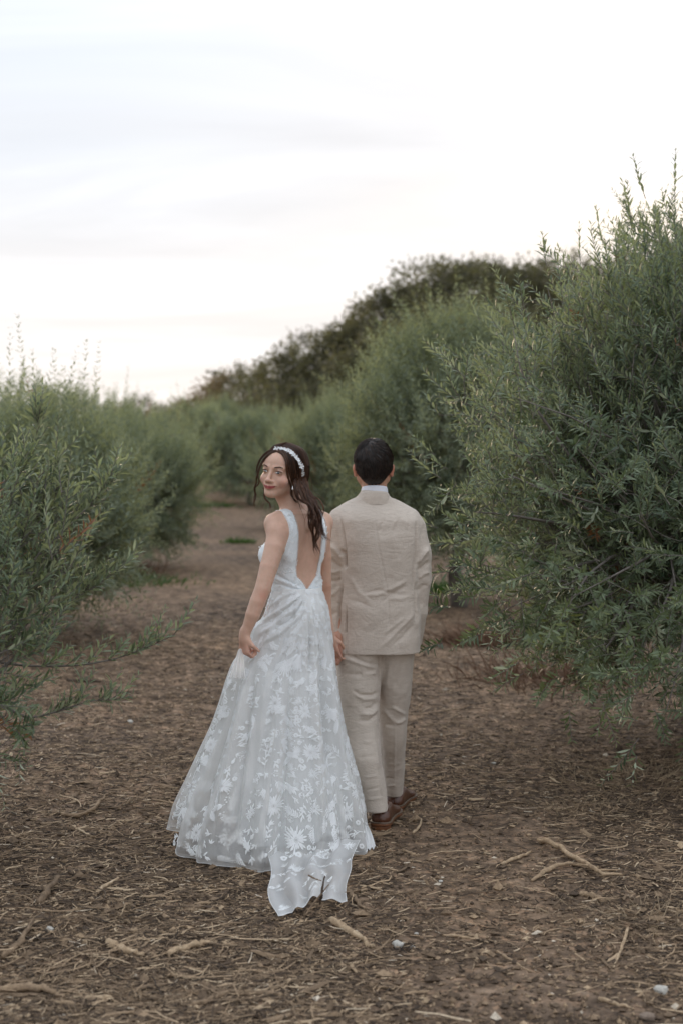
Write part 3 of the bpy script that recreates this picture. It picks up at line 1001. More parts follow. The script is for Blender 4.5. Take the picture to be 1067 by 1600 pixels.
stick('long thin pale stick left of the forked branch at the right', [(783, 1352, 0), (805, 1342, .005), (830, 1332, .01)], .0085, .8, 7)
stick('tan stick with a bent end just below the forked branch', [(830, 1378, 0), (862, 1356, .01), (890, 1350, .01), (925, 1360, .0)], .009, .74, 8)
stick('short thick grey stick at the right, below the forked branch', [(905, 1398, 0), (925, 1404, .0), (945, 1412, 0)], .013, .66, 9)
stick('thin wavy tan twig on the bare dirt in the middle foreground', [(690, 1462, 0), (735, 1466, .0), (762, 1474, .0)], .0055, .78, 10)
stick('thin dark tan twig ending the wavy one on the bare dirt', [(772, 1486, 0), (800, 1503, 0), (830, 1520, 0)], .005, .7, 11)
stick('straight tan stick flat on the mulch in the right foreground', [(980, 1452, .01), (971, 1482, .01), (958, 1514, 0)], .006, .85, 12)
stick('thin pale stick near the bottom edge in the right foreground', [(935, 1562, 0), (965, 1572, 0), (990, 1578, 0)], .007, .8, 13)
stick('tan splintered slab in the left foreground', [(170, 1475, 0), (190, 1490, .005), (225, 1496, 0)], .016, .8, 14, name='wood_piece', cat='wood')
stick('long splintered tan piece right of the slab in the left foreground', [(262, 1494, 0), (300, 1480, .005), (340, 1474, 0)], .012, .78, 15, name='wood_piece', cat='wood')
stick('brown stick low in the foreground beneath the dress', [(300, 1574, 0), (335, 1562, .005), (368, 1550, 0)], .009, .6, 16)
stick('greyish stick lying level near the bottom middle', [(383, 1553, 0), (415, 1557, .0), (448, 1553, 0)], .010, .56, 17)
stick('thin dark stick level across the mulch at the left', [(70, 1306, 0), (105, 1306, .0), (135, 1307, 0)], .007, .35, 18)
stick('light tan stick slanting in the mulch left of the dress', [(114, 1292, 0), (132, 1303, .005), (152, 1310, 0)], .007, .85, 19)
stick('bent brown branch piece on the mulch between left olive and dress', [(84, 1272, 0), (125, 1277, .01), (150, 1262, .02), (170, 1242, .02)], .010, .6, 20, side=1, name='fallen_branch', cat='branch')
stick('upright splinter fan of tan wood in the left foreground', [(145, 1400, 0), (163, 1388, .015), (186, 1373, .02)], .008, .86, 21)
stick('small dark stick level on the far mulch under the left branch', [(105, 1064, 0), (135, 1066, 0), (158, 1066, 0)], .014, .2, 22)
stick('dark twig stuck across the dress train', [(500, 1414, .04), (503, 1395, .09), (508, 1370, .13)], .005, .18, 23)
stick('thin reddish brown twig lying over the lower train', [(476, 1432, .02), (492, 1410, .06), (514, 1383, .11)], .0035, .5, 24)
stick('short brown twig poking out of the tulle above the train', [(482, 1368, .07), (490, 1373, .07), (503, 1377, .07)], .003, .5, 25)
stick('straw stalk leaning against the left shoe', [(577, 1292, .03), (579, 1304, .015), (584, 1314, .005)], .0028, .8, 26)
stick('curved pale wood sliver right of the shoes', [(644, 1303, 0), (655, 1295, .005), (658, 1280, .01)], .006, .85, 27)
stick('flat tan sliver on the bare dirt below the shoes', [(630, 1330, 0), (643, 1336, 0), (655, 1338, 0)], .007, .72, 28)


def stone(label, px, py, s, seed, col=1.0):
    r = np.random.default_rng(seed)
    Y = 5.0
    for _ in range(25):
        p = W(px, py, Y); Y += (p[2] - float(gz(p[0], Y)) - s * .4) / ((CAM_H - p[2]) / Y) * .8
    p = W(px, py, Y)
    n = 9
    th = np.linspace(0, PI, n)[:, None]; ph = np.linspace(0, 2 * PI, 13)[None, :-1]
    d = np.stack([np.sin(th) * np.cos(ph), np.sin(th) * np.sin(ph), np.cos(th) * np.ones_like(ph)], -1).reshape(-1, 3)
    nz = Noise(seed, .7, 8, 3)
    cuts = unit(r.normal(size=(7, 3)))
    rr = np.ones(len(d))
    for c in cuts:
        rr = np.minimum(rr, .78 / np.maximum(d @ c, .05) * 1.0)
    V = d * (rr * (1 + .07 * nz(*d.T)))[:, None] * s * np.array([1.1, .9, .75])
    i = (np.arange(n - 1) * 12)[:, None]; j = np.arange(12)[None]
    F = np.stack([i + j, i + 12 + j, i + 12 + (j + 1) % 12, i + (j + 1) % 12], -1).reshape(-1, 4)
    o = mk('stone', V + p, F, M['stone'] if col == 1 else M['stone_brown'], None, origin=p, smooth_=False)
    tag(o, label, 'stone')


M['stone'] = simple_mat('pale_stone', (.46, .44, .39), .85, .25, 60, .4, 150)
M['stone_brown'] = simple_mat('brown_stone', (.21, .16, .12), .85, .25, 60, .4, 150)
stone('pale cream stone on the dirt in front of the train', 621, 1476, .020, 1)
stone('small pale stone just right of the cream one by the train', 644, 1481, .009, 2)
stone('pale cream stone near the right bottom corner', 1032, 1548, .023, 3)
stone('smooth brown stone at the bottom edge on the right', 1011, 1589, .021, 4, 0)
stone('white pebble on the far mulch left of the dress', 204, 1128, .018, 5)
stone('tiny white pebble on the bare dirt below the shoes', 688, 1377, .008, 6)
stone('tiny white pebble midway between train and left stone', 650, 1459, .007, 7)
stone('small pale stone on the mulch in the lower left', 78, 1452, .015, 8)
stone('small white pebble on the mulch right of the trousers', 771, 1193, .012, 9)

# ------------------------------------------------------------------ sculpting: distance fields -> one continuous mesh
class Sculpt:
    def __init__(s, lo, hi, step, zmap=None):
        """Grid lo..hi with spacing step; zmap [(z0, z1, dz), ...] gives a finer or coarser spacing in height."""
        s.x = np.arange(lo[0], hi[0], step); s.y = np.arange(lo[1], hi[1], step)
        if zmap:
            z = [zmap[0][0]]
            for z0, z1, dz in zmap:
                while z[-1] < z1 - 1e-6: z.append(z[-1] + dz)
            s.z = np.array(z)
        else:
            s.z = np.arange(lo[2], hi[2], step)
        s.F = np.full((len(s.x), len(s.y), len(s.z)), .05, np.float32)

    def box(s, lo, hi):
        sl = tuple(slice(max(0, int(np.searchsorted(a, l)) - 1), int(np.searchsorted(a, h)) + 1) for a, l, h in zip((s.x, s.y, s.z), lo, hi))
        X = s.x[sl[0]][:, None, None]; Y = s.y[sl[1]][None, :, None]; Z = s.z[sl[2]][None, None, :]
        return sl, X, Y, Z

    def put(s, d, sl, k, op):
        A = s.F[sl]
        d = d.astype(np.float32)
        if op == 'add':
            h = np.maximum(k - np.abs(A - d), 0) / max(k, 1e-9)
            s.F[sl] = np.minimum(A, d) - h * h * k * .25
        elif op == 'sub':
            d = -d
            h = np.maximum(k - np.abs(A - d), 0) / max(k, 1e-9)
            s.F[sl] = np.maximum(A, d) + h * h * k * .25
        else:
            s.F[sl] = np.maximum(A, d)

    def ell(s, c, r, axes=None, k=.02, op='add'):
        """Ellipsoid at c, radii r along axes (3 row vectors)."""
        c = np.array(c, float); r = np.array(r, float)
        A = np.eye(3) if axes is None else np.array(axes, float)
        ext = np.sqrt(((A * r[:, None]) ** 2).sum(0)) + k + .012
        sl, X, Y, Z = s.box(c - ext, c + ext)
        dx, dy, dz = X - c[0], Y - c[1], Z - c[2]
        q0 = q1 = 0
        for i in range(3):
            p = dx * A[i, 0] + dy * A[i, 1] + dz * A[i, 2]
            q0 = q0 + (p / r[i]) ** 2; q1 = q1 + (p / r[i] ** 2) ** 2
        q0 = np.sqrt(q0)
        s.put(q0 * (q0 - 1) / np.maximum(np.sqrt(q1), 1e-6), sl, k, op)

    def cap(s, a, b, ra, rb, k=.02, op='add'):
        """Tapered capsule."""
        a = np.array(a, float); b = np.array(b, float)
        m = max(ra, rb) + k + .012
        sl, X, Y, Z = s.box(np.minimum(a, b) - m, np.maximum(a, b) + m)
        d = b - a; L2 = d @ d + 1e-12
        px, py, pz = X - a[0], Y - a[1], Z - a[2]
        t = np.clip((px * d[0] + py * d[1] + pz * d[2]) / L2, 0, 1)
        q = np.sqrt((px - t * d[0]) ** 2 + (py - t * d[1]) ** 2 + (pz - t * d[2]) ** 2)
        s.put(q - (ra + (rb - ra) * t), sl, k, op)

    def chain(s, P, R, k=.02, k2=None, op='add'):
        for i in range(len(P) - 1):
            s.cap(P[i], P[i + 1], R[i], R[i + 1], k if (i == 0 or k2 is None) else k2, op)

    def loft(s, rows, ax, yaw, k=.02, n=2.3, op='add', zpad=.02, rnd=.0):
        """Stack of superellipses. rows (z, half width, half depth, side shift, back shift); ax: axis x, y; yaw turns it."""
        rows = np.array(sorted(rows), float)
        z0, z1 = rows[0, 0], rows[-1, 0]
        m = max(rows[:, 1].max(), rows[:, 2].max()) + np.abs(rows[:, 3:]).max() + .03
        sl, X, Y, Z = s.box((ax[0] - m, ax[1] - m, z0 - zpad), (ax[0] + m, ax[1] + m, z1 + zpad))
        zc = np.clip(Z, z0, z1)
        a, b, u0, w0 = [pchip(rows[:, 0], rows[:, j], zc) for j in (1, 2, 3, 4)]
        c_, s_ = math.cos(yaw), math.sin(yaw)
        dx, dy = X - ax[0], Y - ax[1]
        u = dx * c_ + dy * s_ - u0          # towards the person's right
        w = dx * s_ - dy * c_ - w0          # towards the person's back
        e = (np.abs(u / a) ** n + np.abs(w / b) ** n) ** (1 / n)
        d = (e - 1) * np.minimum(a, b)
        dz = np.maximum(z0 - Z, Z - z1)
        if rnd:
            dz = np.where(Z > (z0 + z1) / 2, Z - z1, dz)
            h = np.maximum(rnd - np.abs(d - dz), 0) / rnd
            d = np.maximum(d, dz) + h * h * rnd * .25 * (Z > (z0 + z1) / 2)
        else:
            d = np.maximum(d, dz)
        s.put(d, sl, k, op)

    def region(s, lo, hi, fn):
        """Intersect with fn (a distance, negative inside) within a box."""
        sl, X, Y, Z = s.box(lo, hi)
        s.put(np.broadcast_to(fn(X, Y, Z), s.F[sl].shape), sl, 0, 'int')

    def mesh(s, off=0.0):
        """Surface nets."""
        F = s.F - off
        neg = F < 0
        c = np.zeros(tuple(np.array(F.shape) - 1), np.int8)
        for i in (0, 1):
            for j in (0, 1):
                for k in (0, 1):
                    c += neg[i:F.shape[0] - 1 + i, j:F.shape[1] - 1 + j, k:F.shape[2] - 1 + k]
        I = np.argwhere((c > 0) & (c < 8))
        idx = np.full(c.shape, -1, np.int64)
        idx[tuple(I.T)] = np.arange(len(I))
        acc = np.zeros((len(I), 3)); cnt = np.zeros(len(I))
        corners = [(i, j, k) for i in (0, 1) for j in (0, 1) for k in (0, 1)]
        co = [s.x, s.y, s.z]
        for a in corners:
            for ax in range(3):
                if a[ax]: continue
                b = list(a); b[ax] = 1
                A = I + a; B = I + b
                fa = F[tuple(A.T)]; fb = F[tuple(B.T)]
                m = (fa < 0) != (fb < 0)
                t = np.where(m, fa / np.where(fa == fb, 1, fa - fb), 0)
                P = np.stack([co[q][A[:, q]] for q in range(3)], -1).astype(float)
                P[:, ax] += t * (co[ax][B[:, ax]] - co[ax][A[:, ax]])
                acc[m] += P[m]; cnt[m] += 1
        V = acc / np.maximum(cnt, 1)[:, None]
        quads = []
        for ax in range(3):
            o = [q for q in range(3) if q != ax]
            sh = [slice(None)] * 3; sh2 = [slice(None)] * 3
            sh[ax] = slice(0, -1); sh2[ax] = slice(1, None)
            na = neg[tuple(sh)]; nb = neg[tuple(sh2)]
            E = np.argwhere(na != nb)
            ok = (E[:, o[0]] > 0) & (E[:, o[1]] > 0) & (E[:, o[0]] < F.shape[o[0]] - 1) & (E[:, o[1]] < F.shape[o[1]] - 1)
            E = E[ok]
            fl = na[tuple(E.T)]
            q = []
            for d0, d1 in ((0, 0), (1, 0), (1, 1), (0, 1)):
                c_ = E.copy(); c_[:, o[0]] -= d0; c_[:, o[1]] -= d1
                q.append(idx[tuple(c_.T)])
            q = np.stack(q, -1)
            if ax == 1: fl = ~fl
            q[fl] = q[fl][:, ::-1]
            quads.append(q)
        Q = np.concatenate(quads)
        Q = Q[(Q >= 0).all(1)][:, ::-1]
        return V, Q


def pchip(xk, yk, x):
    """Monotone-ish cubic interpolation through keys."""
    xk = np.asarray(xk, float); yk = np.asarray(yk, float)
    if len(xk) == 2 or np.ptp(yk) == 0: return np.interp(x, xk, yk)
    h = np.diff(xk); dl = np.diff(yk) / h
    m = np.zeros(len(xk)); m[0], m[-1] = dl[0], dl[-1]
    for i in range(1, len(xk) - 1):
        m[i] = 0 if dl[i - 1] * dl[i] <= 0 else 2 * dl[i - 1] * dl[i] / (dl[i - 1] + dl[i])
    x = np.clip(x, xk[0], xk[-1])
    i = np.clip(np.searchsorted(xk, x, side='right') - 1, 0, len(xk) - 2)
    t = (x - xk[i]) / h[i]
    return ((2 * t ** 3 - 3 * t ** 2 + 1) * yk[i] + (t ** 3 - 2 * t ** 2 + t) * h[i] * m[i] + (-2 * t ** 3 + 3 * t ** 2) * yk[i + 1] + (t ** 3 - t ** 2) * h[i] * m[i + 1])


def vnormals(V, Q):
    n = np.zeros_like(V)
    fn = np.cross(V[Q[:, 2]] - V[Q[:, 0]], V[Q[:, 3]] - V[Q[:, 1]])
    for j in range(4): np.add.at(n, Q[:, j], fn)
    return unit(n)


def relax(V, Q, it=2, f=.5):
    for _ in range(it):
        a = np.zeros_like(V); c = np.zeros(len(V))
        for j in range(4):
            np.add.at(a, Q[:, j], V[Q[:, (j + 1) % 4]] + V[Q[:, (j + 3) % 4]]); np.add.at(c, Q[:, j], 2)
        V = V * (1 - f) + f * a / np.maximum(c, 1)[:, None]
    return V


def to_px(V):
    """Photo pixel of world points (to lay wrinkles out where the photograph shows them)."""
    d = V - np.array([0, 0, CAM_H])
    z = d[:, 1] * math.cos(PITCH) - d[:, 2] * math.sin(PITCH)
    u = d[:, 1] * math.sin(PITCH) + d[:, 2] * math.cos(PITCH)
    return 533.5 + F_PX * d[:, 0] / z, 800 - F_PX * u / z


def folds(V, N, lines, facing=-.05):
    """Wrinkles: lines of (points px, height mm, width px, kind); kind 'r' ridge/groove, 's' step."""
    px, py = to_px(V)
    out = np.zeros(len(V))
    vis = smooth(facing + .15, facing - .35, N[:, 1])
    for pts, h, w, kind in lines:
        pts = np.array(pts, float)
        best = np.full(len(V), 1e9); sd = np.zeros(len(V)); tt = np.zeros(len(V))
        tot = np.linalg.norm(np.diff(pts, axis=0), axis=1); cum = np.concatenate([[0], np.cumsum(tot)]); Lt = cum[-1]
        for i in range(len(pts) - 1):
            a, b = pts[i], pts[i + 1]; d = b - a; l = tot[i]
            t = np.clip(((px - a[0]) * d[0] + (py - a[1]) * d[1]) / l ** 2, 0, 1)
            ex, ey = px - a[0] - t * d[0], py - a[1] - t * d[1]
            q = np.hypot(ex, ey)
            sg = (d[0] * ey - d[1] * ex) / l
            m = q < best
            best = np.where(m, q, best); sd = np.where(m, sg, sd); tt = np.where(m, (cum[i] + t * l) / Lt, tt)
        end = smooth(0, .25, tt) * smooth(1, .75, tt) if kind != 'S' else 1.0
        if kind == 'r':
            p = np.exp(-(best / w) ** 2)
        else:
            p = np.where(sd > 0, np.exp(-(best / w) ** 2 * .25), -np.exp(-(best / (w * .6)) ** 2)) if kind == 's' else np.where(sd > 0, 1, 0) * np.exp(-(best / w / 4) ** 2)
        out += h * .0021 * p * end
    return V + N * (out * vis)[:, None]


def locks(rs, guides, sides=3, m=26):
    """Hair. guides: (points, root radius, tip radius, strands, curl amp, curl turns, strand radius)."""
    PP, RR, TT = [], [], []
    for pts, r0, r1, n, amp, turns, sr in guides:
        pts = np.array(pts, float)
        cum = np.concatenate([[0], np.cumsum(np.linalg.norm(np.diff(pts, axis=0), axis=1))]); cum /= cum[-1]
        t = np.linspace(0, 1, m)
        C = np.stack([pchip(cum, pts[:, j], t) for j in range(3)], -1)
        T = unit(np.gradient(C, axis=0))
        ref = np.array([0, 1.0, 0]) if abs(T[:, 1]).mean() < .8 else np.array([1.0, 0, 0])
        A = unit(np.cross(T, ref)); B = np.cross(T, A)
        th = rs.uniform(0, 2 * PI, n); q = np.sqrt(rs.uniform(0, 1, n))
        rad = r0 + (r1 - r0) * t
        ph0 = rs.uniform(0, 2 * PI)
        ph = ph0 + turns * 2 * PI * t[None] * (1 + rs.normal(0, .03, (n, 1))) + rs.normal(0, .12, (n, 1))
        am = amp * np.interp(t, [0, .25, .7, 1], [.15, .7, 1.0, 1.15])[None] * rs.uniform(.8, 1.2, (n, 1))
        ox = (np.cos(th) * q)[:, None] * rad[None] + am * np.cos(ph)
        oy = (np.sin(th) * q)[:, None] * rad[None] * .8 + am * np.sin(ph) * .7
        P = C[None] + A[None] * ox[..., None] + B[None] * oy[..., None]
        # strands end at different places
        e = rs.uniform(.82, 1.0, n)
        ti = t[None] * e[:, None] * (m - 1)
        i0 = np.minimum(ti.astype(int), m - 2); fr = (ti - i0)[..., None]
        k = np.arange(n)[:, None]
        P = P[k, i0] * (1 - fr) + P[k, i0 + 1] * fr
        PP.append(P); RR.append(sr * rs.uniform(.7, 1.3, (n, 1)) * np.interp(t, [0, .1, .7, 1], [.8, 1, .9, .25])[None])
        TT.append(np.repeat(rs.uniform(0, 1, n), m))
    P = np.concatenate(PP); R = np.concatenate(RR); T = np.concatenate(TT)
    V, F = tubes(P, R, sides, caps=False)
    return V, F, np.repeat(T, sides)


def hair_mat(name, dark, light, rough=.38):
    m, t, out, L = new_mat(name)
    at = nd(t, 'ShaderNodeAttribute', attribute_name='tint')
    r = ramp(t, [(0, dark), (.7, tuple((np.array(dark) + np.array(light)) / 2)), (1, light)])
    L(at.outputs['Fac'], r.inputs[0])
    b = nd(t, 'ShaderNodeBsdfPrincipled', inp={'Roughness': rough, 'Specular IOR Level': .6})
    L(r.outputs[0], b.inputs['Base Color'])
    tr = nd(t, 'ShaderNodeBsdfTranslucent')
    mu = nd(t, 'ShaderNodeMix', data_type='RGBA', blend_type='MULTIPLY', inp={0: 1.0, 7: (6.0, 3.4, 1.8, 1)})
    L(r.outputs[0], mu.inputs[6]); L(mu.outputs[2], tr.inputs[0])
    ms = nd(t, 'ShaderNodeMixShader', inp={0: .22})
    L(b.outputs[0], ms.inputs[1]); L(tr.outputs[0], ms.inputs[2]); L(ms.outputs[0], out.inputs[0])
    return m


def skin_mat(name, base):
    m, t, out, L = new_mat(name)
    at = nd(t, 'ShaderNodeAttribute', attribute_name='paint')
    tc = nd(t, 'ShaderNodeTexCoord')
    nz = nd(t, 'ShaderNodeTexNoise', inp={'Scale': 35.0, 'Detail': 5, 'Roughness': .6})
    L(tc.outputs['Object'], nz.inputs['Vector'])
    r = ramp(t, [(.3, (.93, .90, .88)), (.7, (1.05, 1.04, 1.04))])
    L(nz.outputs['Fac'], r.inputs[0])
    mu = nd(t, 'ShaderNodeMix', data_type='RGBA', blend_type='MULTIPLY', inp={0: 1.0})
    L(at.outputs['Color'], mu.inputs[6]); L(r.outputs[0], mu.inputs[7])
    b = nd(t, 'ShaderNodeBsdfPrincipled', inp={'Roughness': .5, 'Specular IOR Level': .42, 'Subsurface Weight': .25, 'Subsurface Scale': .5})
    b.inputs['Subsurface Radius'].default_value = (.018, .007, .004)
    L(mu.outputs[2], b.inputs['Base Color'])
    n2 = nd(t, 'ShaderNodeTexNoise', inp={'Scale': 260.0, 'Detail': 2})
    L(tc.outputs['Object'], n2.inputs['Vector'])
    bp = nd(t, 'ShaderNodeBump', inp={'Strength': .12, 'Distance': .002})
    L(n2.outputs['Fac'], bp.inputs['Height']); L(bp.outputs[0], b.inputs['Normal'])
    L(b.outputs[0], out.inputs[0])
    return m


M['hair_brown'] = hair_mat('brown_hair', (.020, .0105, .0065), (.21, .108, .058))
M['hair_black'] = hair_mat('dark_hair', (.010, .0068, .0052), (.060, .037, .025), .5)
M['skin_a'] = skin_mat('fair_skin', None)
M['skin_b'] = skin_mat('groom_skin', None)


def weave_mat(name, col, thread=900.0, var=.10, bump=.35):
    """Linen: crossing slubby threads."""
    m, t, out, L = new_mat(name)
    tc = nd(t, 'ShaderNodeTexCoord')
    hs = []
    for sc in ((28, 28, thread), (thread, thread, 28)):
        mp = nd(t, 'ShaderNodeMapping'); mp.inputs['Scale'].default_value = sc
        L(tc.outputs['Object'], mp.inputs[0])
        nz = nd(t, 'ShaderNodeTexNoise', inp={'Scale': 1.0, 'Detail': 2, 'Roughness': .5})
        L(mp.outputs[0], nz.inputs['Vector']); hs.append(nz)
    ad = nd(t, 'ShaderNodeMath', operation='ADD'); L(hs[0].outputs['Fac'], ad.inputs[0]); L(hs[1].outputs['Fac'], ad.inputs[1])
    c = np.array(col)
    r = ramp(t, [(.36, tuple(c * (1 - var * 1.5))), (.5, tuple(c)), (.64, tuple(np.minimum(1, c * (1 + var))))])
    hf = nd(t, 'ShaderNodeMath', operation='MULTIPLY', inp={1: .5}); L(ad.outputs[0], hf.inputs[0]); L(hf.outputs[0], r.inputs[0])
    big = nd(t, 'ShaderNodeTexNoise', inp={'Scale': 9.0, 'Detail': 4}); L(tc.outputs['Object'], big.inputs['Vector'])
    rb = ramp(t, [(.3, (.93, .92, .91)), (.7, (1.04, 1.04, 1.04))]); L(big.outputs['Fac'], rb.inputs[0])
    mu = nd(t, 'ShaderNodeMix', data_type='RGBA', blend_type='MULTIPLY', inp={0: 1.0}); L(r.outputs[0], mu.inputs[6]); L(rb.outputs[0], mu.inputs[7])
    b = nd(t, 'ShaderNodeBsdfPrincipled', inp={'Roughness': .85, 'Specular IOR Level': .2, 'Sheen Weight': .25})
    L(mu.outputs[2], b.inputs['Base Color'])
    bp = nd(t, 'ShaderNodeBump', inp={'Strength': bump, 'Distance': .0015}); L(hf.outputs[0], bp.inputs['Height'])
    n3 = nd(t, 'ShaderNodeTexNoise', inp={'Scale': 22.0, 'Detail': 3, 'Distortion': .8}); L(tc.outputs['Object'], n3.inputs['Vector'])
    mpw = nd(t, 'ShaderNodeMapping'); mpw.inputs['Scale'].default_value = (5, 5, 11); mpw.inputs['Rotation'].default_value = (0, .35, 0); L(tc.outputs['Object'], mpw.inputs[0])
    n4 = nd(t, 'ShaderNodeTexNoise', inp={'Scale': 1.6, 'Detail': 4, 'Roughness': .55, 'Distortion': 1.4}); L(mpw.outputs[0], n4.inputs['Vector'])
    rg = nd(t, 'ShaderNodeMath', operation='SUBTRACT', inp={1: .5}); L(n4.outputs['Fac'], rg.inputs[0])
    ra = nd(t, 'ShaderNodeMath', operation='ABSOLUTE'); L(rg.outputs[0], ra.inputs[0])
    rp = nd(t, 'ShaderNodeMath', operation='POWER', inp={1: .5}); L(ra.outputs[0], rp.inputs[0])
    b3 = nd(t, 'ShaderNodeBump', inp={'Strength': .30, 'Distance': .012}); L(rp.outputs[0], b3.inputs['Height']); L(bp.outputs[0], b3.inputs['Normal'])
    bp = b3
    b2 = nd(t, 'ShaderNodeBump', inp={'Strength': .22, 'Distance': .02}); L(n3.outputs['Fac'], b2.inputs['Height']); L(bp.outputs[0], b2.inputs['Normal'])
    L(b2.outputs[0], b.inputs['Normal'])
    L(b.outputs[0], out.inputs[0])
    return m


M['linen'] = weave_mat('beige_linen', (.55, .485, .415), bump=.18)
M['linen_light'] = weave_mat('beige_linen_trousers', (.55, .485, .415), 900, .08, .16)
M['shirt'] = simple_mat('white_shirt', (.72, .74, .80), .8, .03, 20, .2, 300)
M['leather'] = simple_mat('brown_leather', (.085, .030, .014), .28, .25, 18, .15, 120, spec=.6)
M['sole'] = simple_mat('tan_sole_edge', (.16, .060, .022), .45, .2, 40, .2, 100)
M['welt'] = simple_mat('worn_welt', (.13, .09, .06), .6, .2, 60)
M['sock'] = simple_mat('navy_sock', (.012, .014, .028), .9, .2, 200, .3, 600)
M['satin'] = simple_mat('pale_lining', (.80, .86, .90), .6, .03, 6, .1, 60, sheen=.2)
def lace_mat(name, col):
    m, t, out, L = new_mat(name)
    tc = nd(t, 'ShaderNodeTexCoord')
    nz = nd(t, 'ShaderNodeTexNoise', inp={'Scale': 260.0, 'Detail': 2}); L(tc.outputs['Object'], nz.inputs['Vector'])
    df = nd(t, 'ShaderNodeBsdfDiffuse'); df.inputs[0].default_value = (*col, 1)
    tr = nd(t, 'ShaderNodeBsdfTranslucent'); tr.inputs[0].default_value = (*col, 1)
    bp = nd(t, 'ShaderNodeBump', inp={'Strength': .25, 'Distance': .001}); L(nz.outputs['Fac'], bp.inputs['Height']); L(bp.outputs[0], df.inputs['Normal'])
    mx = nd(t, 'ShaderNodeMixShader', inp={0: .3}); L(df.outputs[0], mx.inputs[1]); L(tr.outputs[0], mx.inputs[2]); L(mx.outputs[0], out.inputs[0])
    return m


M['lace'] = lace_mat('white_embroidery', (.94, .955, .955))
M['bodice'] = simple_mat('lace_bodice', (.80, .85, .87), .75, .06, 70, .35, 130, (1, 1, .7), sheen=.2)
M['pearl'] = simple_mat('white_pearl', (.82, .82, .80), .25, .03, 30)


def tulle_mat():
    m, t, out, L = new_mat('sheer_tulle')
    tc = nd(t, 'ShaderNodeTexCoord')
    at = nd(t, 'ShaderNodeAttribute', attribute_name='dens')
    nz = nd(t, 'ShaderNodeTexNoise', inp={'Scale': 500.0, 'Detail': 2})
    L(tc.outputs['Object'], nz.inputs['Vector'])
    d = nd(t, 'ShaderNodeBsdfDiffuse'); d.inputs[0].default_value = (.90, .925, .93, 1)
    tr = nd(t, 'ShaderNodeBsdfTranslucent'); tr.inputs[0].default_value = (.90, .85, .78, 1)
    mx = nd(t, 'ShaderNodeMixShader', inp={0: .45}); L(d.outputs[0], mx.inputs[1]); L(tr.outputs[0], mx.inputs[2])
    tp = nd(t, 'ShaderNodeBsdfTransparent')
    r = nd(t, 'ShaderNodeMapRange', inp={1: .35, 2: .65, 3: -.05, 4: .05}); L(nz.outputs['Fac'], r.inputs[0])
    # a mesh closes up where it is seen edge on
    lw = nd(t, 'ShaderNodeLayerWeight', inp={'Blend': .32})
    m1 = nd(t, 'ShaderNodeMath', operation='MULTIPLY', inp={1: .55}); L(lw.outputs['Facing'], m1.inputs[0])
    a1 = nd(t, 'ShaderNodeMath', operation='ADD'); L(at.outputs['Fac'], a1.inputs[0]); L(r.outputs[0], a1.inputs[1])
    a2 = nd(t, 'ShaderNodeMath', operation='ADD', use_clamp=True); L(a1.outputs[0], a2.inputs[0]); L(m1.outputs[0], a2.inputs[1])
    fs = nd(t, 'ShaderNodeMixShader'); L(a2.outputs[0], fs.inputs[0]); L(tp.outputs[0], fs.inputs[1]); L(mx.outputs[0], fs.inputs[2])
    L(fs.outputs[0], out.inputs[0])
    return m


M['tulle'] = tulle_mat()
M['eye_white'] = simple_mat('eye_white', (.62, .60, .58), .25, .02, 10)
M['iris'] = simple_mat('grey_blue_iris', (.07, .10, .11), .15, .3, 300)
M['lash'] = simple_mat('dark_lash', (.012, .009, .008), .6, .1, 10)
M['brow'] = simple_mat('brown_brow', (.085, .050, .034), .8, .2, 200)


def hand(s, wrist, dirv, palm_n, thumb_side, size=1.0, curl=(.9, .9, .95, 1.0), spread=.0, k=.006, thumb_curl=.5, palm_w=.036):
    """Palm, four unequal bent fingers and a thumb, added to sculpture s. palm_n points out of the palm."""
    w = np.array(wrist, float); d = unit(np.array(dirv, float)); n = unit(np.array(palm_n, float) - d * (np.array(palm_n) @ d))
    t = np.cross(d, n) * thumb_side                 # towards the thumb
    S = size
    knuckles = []
    for i, (off, ln) in enumerate(((.031, .098), (.011, .102), (-.010, .097), (-.029, .086))):
        kp = w + d * ln * .88 * S + t * off * S * .92
        s.cap(w + t * off * .45 * S + d * .012 * S, kp, .0155 * S, .0115 * S, k=.012)
        knuckles.append(kp)
    s.cap(w - d * .02 * S, w + d * .02 * S, .0225 * S, .021 * S, k=.02)
    s.ell(w + d * .045 * S + n * .004, (.033 * S, .030 * S, .016 * S), (t, d, n), k=.01)
    for i, (kp, ls) in enumerate(zip(knuckles, ((.042, .026, .020), (.047, .030, .021), (.043, .028, .020), (.034, .021, .018)))):
        ang = 0; p = kp
        for j, l in enumerate(ls):
            ang += curl[i] * (1.0 if j else .85)
            dd = d * math.cos(ang) + n * math.sin(ang) + t * spread * (1.5 - i)
            q = p + unit(dd) * l * S
            r = (.0092, .0083, .0074)[j] * S; r2 = (.0084, .0076, .0062)[j] * S
            s.cap(p, q, r, r2, k=.003)
            p = q
    # thumb leaves the side of the palm near its base
    a = w + d * .022 * S + t * .024 * S + n * .004
    b = a + unit(d * .75 + t * .62 + n * .35) * .040 * S
    c = b + unit(d * .85 + t * .05 + n * (.3 + thumb_curl)) * .032 * S
    e = c + unit(d * .8 - t * .3 + n * (.3 + thumb_curl * 1.2)) * .024 * S
    s.cap(a, b, .0150 * S, .0110 * S, k=.010); s.cap(b, c, .0105 * S, .0092 * S, k=.003); s.cap(c, e, .0092 * S, .0072 * S, k=.003)

# ================================================================== the groom
GY = 6.45
def G(px, py, dy=0.0): return W(px, py, GY + dy)


